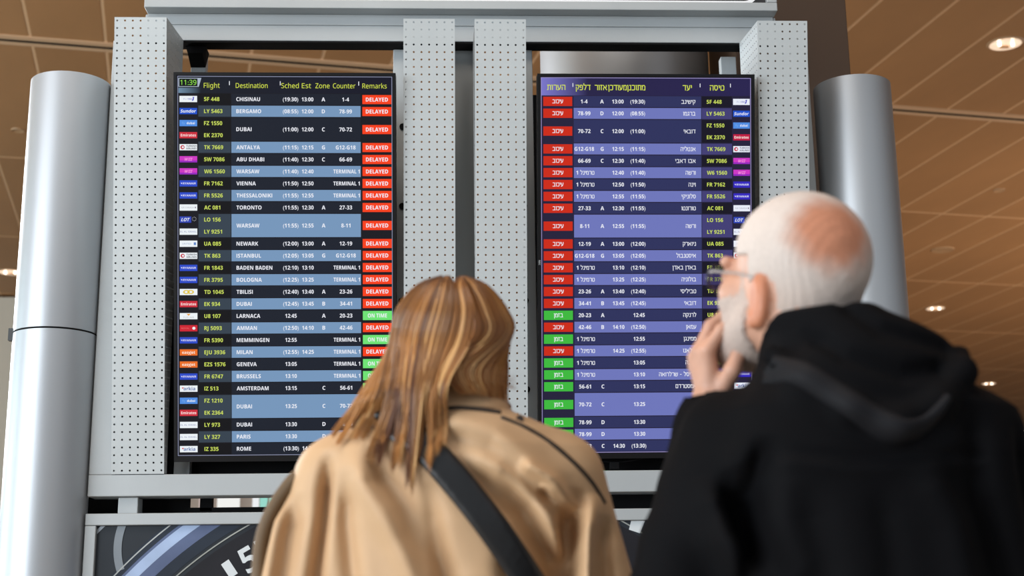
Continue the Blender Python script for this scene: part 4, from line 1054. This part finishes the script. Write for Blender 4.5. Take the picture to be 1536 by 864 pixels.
def m_body(P):
    d = head_local(ml(P)) * MS
    d = smin(d, cap_(P, (.478, -2.70, 1.57), (.50, -2.72, 1.40), .058, .062), .03)
    d = smin(d, tab(P, [(.86, .545, ym, .14, .10), (1.0, .545, ym, .135, .095), (1.25, .545, ym, .15, .10), (1.36, .545, ym, .16, .09), (1.41, .54, ym, .11, .07), (1.44, .53, ym, .06, .05)]), .04)
    d = smin(d, cap_(P, (.715, ym - .01, 1.37), (.745, ym - .02, 1.10), .045, .040), .03); d = smin(d, cap_(P, (.745, ym - .02, 1.10), (.735, ym + .04, .86), .038, .027), .02)
    d = smin(d, relaxed_hand(P, (.735, ym + .042, .855), 1, (0, .2, -.97)), .01)
    d = smin(d, cap_(P, (.38, ym + .01, 1.365), (.296, -2.645, 1.155), .044, .038), .03); d = smin(d, cap_(P, (.296, -2.645, 1.155), (.362, -2.615, 1.43), .036, .0245), .02)
    d = smin(d, chin_hand(P), .008)
    for s in (-1, 1):
        d = smin(d, cap_(P, (.545 + s * .09, ym, .86), (.545 + s * .10, ym, .48), .08, .056), .05)
        d = smin(d, cap_(P, (.545 + s * .10, ym, .48), (.545 + s * .105, ym - .02, .07), .05, .034), .03)
    return d
V, Q = surface(m_body, (.22, -2.86, .03), (.82, -2.54, 1.74), .0042)
L = ml(V); T = np.tile(np.array([.56, .30, .205]), (len(V), 1))
def sm(a, b, x): t = np.clip((x - a) / (b - a), 0, 1); return t * t * (3 - 2 * t)
BC = np.array([-.034, -.095, .072])
bald = 1 - sm(.045, .085, np.sqrt(((L - BC) ** 2).sum(1)))
T = T * (1 - bald[:, None]) + np.array([.47, .19, .105]) * bald[:, None]
earm = (np.abs(L[:, 0]) > .076) & (L[:, 2] < .012) & (np.abs(L[:, 1] + .01) < .04); T[earm] = [.50, .19, .10]
nose = np.exp(-((L - np.array([0, .115, -.025])) ** 2).sum(1) / .0006); T = T * (1 - .3 * nose[:, None]) + np.array([.58, .2, .14]) * .3 * nose[:, None]
SKM = pbr('skin_mature', (.5, .3, .2, 1), .48, attr='tint', noise=.07, nscale=45, bump=.08, bscale=300)
mesh_obj('body', V, Q, SKM, MBs, attr=T); eyes(MBs, MO, MM, MS)
# short white hair with a bald crown; beard
def hair_region(L):
    b = .030 - np.sqrt(((L - BC) ** 2).sum(1))       # bald crown (positive inside)
    line = np.maximum(L[:, 1] - .055 - .0 * L[:, 2], -(L[:, 2] + .050 - .80 * np.minimum(0, L[:, 1])))    # hairline and nape
    temple = -(L[:, 2] - .012 + .0 * L[:, 1]) - 9 * (L[:, 1] < -.002)
    face = np.maximum(L[:, 1] - .045, 0) * 2 - (L[:, 2] - .070) * .6 - .06
    r = line
    ear = .028 - np.sqrt((L[:, 1] + .012) ** 2 + ((L[:, 2] + .030) * .85) ** 2) - 9 * (np.abs(L[:, 0]) < .05)
    return smax(smax(r, ear, .01), np.where(L[:, 1] > .012, -(L[:, 2] - .030), -1), .01)
def fuzz(L, a=.0009):
    return a * (np.sin(L[:, 0] * 620 + 3 * np.sin(L[:, 2] * 300)) * np.sin(L[:, 2] * 540 + L[:, 1] * 400) + np.sin(L[:, 1] * 700 + L[:, 0] * 250))
def m_hair(P):
    L = ml(P); 
    rb = np.sqrt(((L - BC) ** 2).sum(1)); base = smin(head_local(L, ears=False), cap_(L, (0, -.030, -.05), (0, -.045, -.13), .062), .03)
    return smax(base - .0015 - .0045 * sm(.03, .075, rb) + fuzz(L, .0003), hair_region(L) + fuzz(L, .001), .004) * MS
V, Q = surface(m_hair, (.36, -2.84, 1.44), (.60, -2.55, 1.74), .0030, 2.5)
L = ml(V); e = sm(.032, .080, np.sqrt(((L - BC) ** 2 * np.array([1, 1, 1.1])).sum(1)) + .004 * np.sin(L[:, 0] * 190) * np.sin(L[:, 2] * 150))[:, None]
T = np.array([.47, .19, .105]) * (1 - e) + np.array([.58, .495, .445]) * e
nape = sm(.02, -.05, L[:, 2])[:, None]; T = T * (1 - nape * np.array([.18, .24, .28]))
HW = pbr('white_short_hair', (.8, .78, .76, 1), .75, attr='tint', noise=.05, nscale=180, bump=.15, bscale=500)
mesh_obj('hair', V, Q, HW, MBs, attr=T)
def beard_region(L):
    side = np.maximum(-(L[:, 1] + .0 - .008), L[:, 2] + .026 - .35 * np.clip(L[:, 1] - .05, 0, 1) * -1)
    mouth = .0225 - np.sqrt((L[:, 0] * .8) ** 2 + (L[:, 1] - .10) ** 2 * .3 + ((L[:, 2] + .062) * 2.0) ** 2)
    burn = smax(np.abs(L[:, 1] - .022) - .013, np.maximum(L[:, 2] - .03, -.04 - L[:, 2]), .004)
    return smin(smax(side, mouth, .006), burn, .012)
def m_beard(P):
    L = ml(P); return smax(head_local(L, ears=False) - .0055 + fuzz(L, .0006) + np.clip(L[:, 2] + .07, 0, .1) * .06, beard_region(L) + fuzz(L, .002), .006) * MS
V, Q = surface(m_beard, (.34, -2.80, 1.44), (.60, -2.53, 1.66), .0030, 2.5)
mesh_obj('beard', V, Q, pbr('white_beard', (.50, .40, .35, 1), .8, noise=.08, nscale=200, bump=.2, bscale=420), MBs)
for s in (-1, 1):
    fb_ = lambda P, s=s: cap_(ml(P), (s * .016, .100, .024), (s * .046, .088, .024), .0045, .003) * MS
    V, Q = surface(fb_, (.36, -2.66, 1.58), (.47, -2.54, 1.66), .0025, 3)
    if len(V): mesh_obj('eyebrow', V, Q, bpy.data.materials['white_beard'], MBs)
# glasses
GF = pbr('dark_blue_frame', (.010, .013, .035, 1), .25); GL_ = pbr('screen_reflection_lens', (.05, .07, .30, 1), .05)
GL_.node_tree.nodes['Principled BSDF'].inputs['Alpha'].default_value = .35  # blue of the screen's reflection is put into the lens colour
GM = pbr('thin_metal_arm', (.42, .40, .40, 1), .35, .6)
gl = empty('eyeglasses', tuple(MO + MM @ (np.array([0, .11, 0]) * MS)), 'dark framed eyeglasses with lenses coloured by a bluish reflection worn by the white haired man', 'eyeglasses')
def gw(p): return tuple(MO + MM @ (np.array(p) * MS))
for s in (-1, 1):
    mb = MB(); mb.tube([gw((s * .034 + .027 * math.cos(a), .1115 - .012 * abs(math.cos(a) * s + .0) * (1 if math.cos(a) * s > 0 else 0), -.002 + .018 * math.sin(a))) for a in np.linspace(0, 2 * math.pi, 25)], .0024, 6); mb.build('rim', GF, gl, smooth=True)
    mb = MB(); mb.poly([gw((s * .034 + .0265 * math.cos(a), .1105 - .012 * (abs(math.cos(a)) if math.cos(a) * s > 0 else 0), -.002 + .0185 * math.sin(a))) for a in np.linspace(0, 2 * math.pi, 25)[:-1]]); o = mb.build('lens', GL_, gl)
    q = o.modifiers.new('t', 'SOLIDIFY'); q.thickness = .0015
    mb = MB(); mb.tube([gw(p) for p in ((s * .060, .098, .004), (s * .072, .080, .005), (s * .077, .03, .004), (s * .078, -.008, -.002), (s * .078, -.026, -.014))], [.0022, .0018, .0016, .0016, .0014], 6); mb.build('temple_arm', GM, gl, smooth=True)
mb = MB(); mb.tube([gw((-.009, .1115, .003)), gw((0, .1175, .007)), gw((.009, .1115, .003))], .002, 6); mb.build('bridge', GF, gl, smooth=True)

# jacket
CREM = [('v', [(.40, 1.36), (.39, 1.28), (.37, 1.15)], .016, .012), ('s', [(.34, 1.32), (.36, 1.24), (.40, 1.16), (.46, 1.12)], .02, .010), ('v', [(.44, 1.30), (.46, 1.2), (.45, 1.0)], .022, .007),
        ('v', [(.66, 1.40), (.665, 1.28), (.70, 1.15)], .018, .010), ('s', [(.60, 1.33), (.64, 1.25), (.66, 1.1)], .022, .008), ('v', [(.53, 1.30), (.54, 1.2), (.53, 1.0)], .02, .005), ('v', [(.73, 1.38), (.74, 1.25), (.75, 1.1)], .012, .008),
        ('s', [(.38, 1.335), (.50, 1.318), (.66, 1.325)], .008, .0022)]
MT = [(1.50, .508, -2.70, .066, .068), (1.475, .522, -2.705, .088, .082), (1.455, .540, -2.71, .128, .092), (1.43, .545, -2.715, .152, .103), (1.40, .552, -2.715, .195, .116), (1.34, .55, -2.71, .212, .130), (1.2, .55, -2.70, .205, .135), (1.0, .55, -2.70, .200, .135), (.74, .55, -2.70, .205, .145)]
def m_jacket(P, folds=True):
    d = tab(P, MT, 2.3)
    d = smin(d, smin(cap_(P, (.690, ym - .015, 1.360), (.716, ym - .02, 1.12), .064, .062), cap_(P, (.728, ym - .02, 1.12), (.735, ym + .035, .885), .058, .045), .03), .03)
    a = smin(cap_(P, (.372, ym + .01, 1.372), (.296, -2.648, 1.15), .062, .058), cap_(P, (.296, -2.648, 1.15), (.356, -2.617, 1.395), .058, .043), .035)
    d = smin(d, a, .025)
    d = smin(d, cap_(P, (.352, -2.618, 1.39), (.363, -2.613, 1.43), .040, .036), .01)
    # elastic cuff opening
    d = smax(d, -cap_(P, (.358, -2.616, 1.425), (.366, -2.611, 1.49), .029, .032), .004)
    # collar and the hood lying on the back
    col = np.abs(tab(P, [(1.42, .512, -2.700, .090, .098), (1.50, .506, -2.705, .074, .086), (1.56, .494, -2.70, .070, .086)], 2.0)) - .010
    top = 1.530 - .42 * (P[:, 1] + 2.755) * (P[:, 1] > -2.755)
    col = smax(smax(col, P[:, 2] - top, .012), np.maximum(1.42 - P[:, 2], P[:, 1] + 2.635), .01)
    d = smin(d, col, .02)
    d = smin(d, ell(P, (.545, -2.775, 1.470), (.075, .050, .055)), .035)
    d = smin(d, ell(P, (.600, -2.755, 1.462), (.068, .055, .046)), .03)
    d = smin(d, ell(P, (.530, -2.800, 1.420), (.105, .038, .062)), .02)
    hem = chain(P, [(.420, -2.770, 1.468), (.455, -2.808, 1.425), (.500, -2.830, 1.388), (.555, -2.838, 1.366), (.615, -2.825, 1.392), (.660, -2.795, 1.440), (.675, -2.755, 1.470)], [.013, .016, .018, .019, .018, .016, .012], .02)
    d = smin(d, hem, .014)
    d = smin(d, cap_(P, (.630, -2.72, 1.455), (.672, -2.72, 1.437), .014, .010), .015)
    if folds:
        for k, p, w_, d_ in CREM: d = d + crease(P, p, w_, d_ * 1.5, k, ycut=-2.68)
        d = d + .0022 * np.sin(P[:, 2] * 70 + 20 * P[:, 0]) * np.clip((1.36 - P[:, 2]) / .1, 0, 1) * (P[:, 0] < .37)
        d = d + crease(P, [(.455, 1.50), (.50, 1.455), (.57, 1.43), (.62, 1.44)], .012, .010, 'v', -2.74) + crease(P, [(.50, 1.535), (.55, 1.49), (.64, 1.47)], .012, .009, 'v', -2.73)
    d = smax(d, -tab(P, [(1.44, .505, -2.695, .05, .05), (1.50, .504, -2.70, .062, .072), (1.60, .492, -2.70, .060, .076)], 2), .006)
    return smax(d, -tab(P, [(.70, .55, -2.70, .19, .13), (.86, .55, -2.70, .17, .12), (.9, .55, -2.7, .1, .1)]), .008)
JK = pbr('black_softshell', (.0030, .0030, .0038, 1), .8, spec=.08, noise=.15, nscale=5, bump=.05, bscale=200)
V, Q = surface(m_jacket, (.20, -2.90, .72), (.84, -2.50, 1.58), .0050); mesh_obj('hooded_jacket', V, Q, JK, MBs)
# folded hood edge, paler to paint in the light on its upturned cloth
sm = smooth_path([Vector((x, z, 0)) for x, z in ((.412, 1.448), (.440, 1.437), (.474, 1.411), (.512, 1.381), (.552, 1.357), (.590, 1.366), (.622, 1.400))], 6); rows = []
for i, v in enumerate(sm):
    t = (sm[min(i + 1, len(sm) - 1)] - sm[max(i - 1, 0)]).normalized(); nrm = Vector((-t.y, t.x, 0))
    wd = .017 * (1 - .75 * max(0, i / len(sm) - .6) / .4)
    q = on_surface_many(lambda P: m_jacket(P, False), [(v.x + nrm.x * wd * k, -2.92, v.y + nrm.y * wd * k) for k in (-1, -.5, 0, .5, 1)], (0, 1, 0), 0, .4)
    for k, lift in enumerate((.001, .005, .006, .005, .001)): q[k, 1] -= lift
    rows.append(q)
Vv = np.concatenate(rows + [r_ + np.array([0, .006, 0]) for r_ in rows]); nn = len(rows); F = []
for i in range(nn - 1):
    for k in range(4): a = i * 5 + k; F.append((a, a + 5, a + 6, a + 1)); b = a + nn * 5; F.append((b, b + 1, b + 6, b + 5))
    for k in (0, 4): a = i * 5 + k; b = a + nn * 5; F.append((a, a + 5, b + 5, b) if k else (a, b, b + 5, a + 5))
mesh_obj('hood_edge', Vv, np.array(F), pbr('lit_softshell', (.0070, .0070, .0090, 1), .7, spec=.2), MBs)
f = lambda P: smin(smin(tab(P, [(.78, .545, ym, .165, .12), (.98, .545, ym, .16, .115)]), cap_(P, (.635, ym, .82), (.645, ym - .01, .11), .095, .062), .03), cap_(P, (.455, ym, .82), (.445, ym - .01, .11), .095, .062), .02)
V, Q = surface(f, (.3, ym - .2, .04), (.8, ym + .2, 1.0), .012); mesh_obj('trousers', V, Q, TRW, MBs)
for s in (-1, 1): shoe(MBs, .545 + s * .105, ym - .01, s, BLKL)
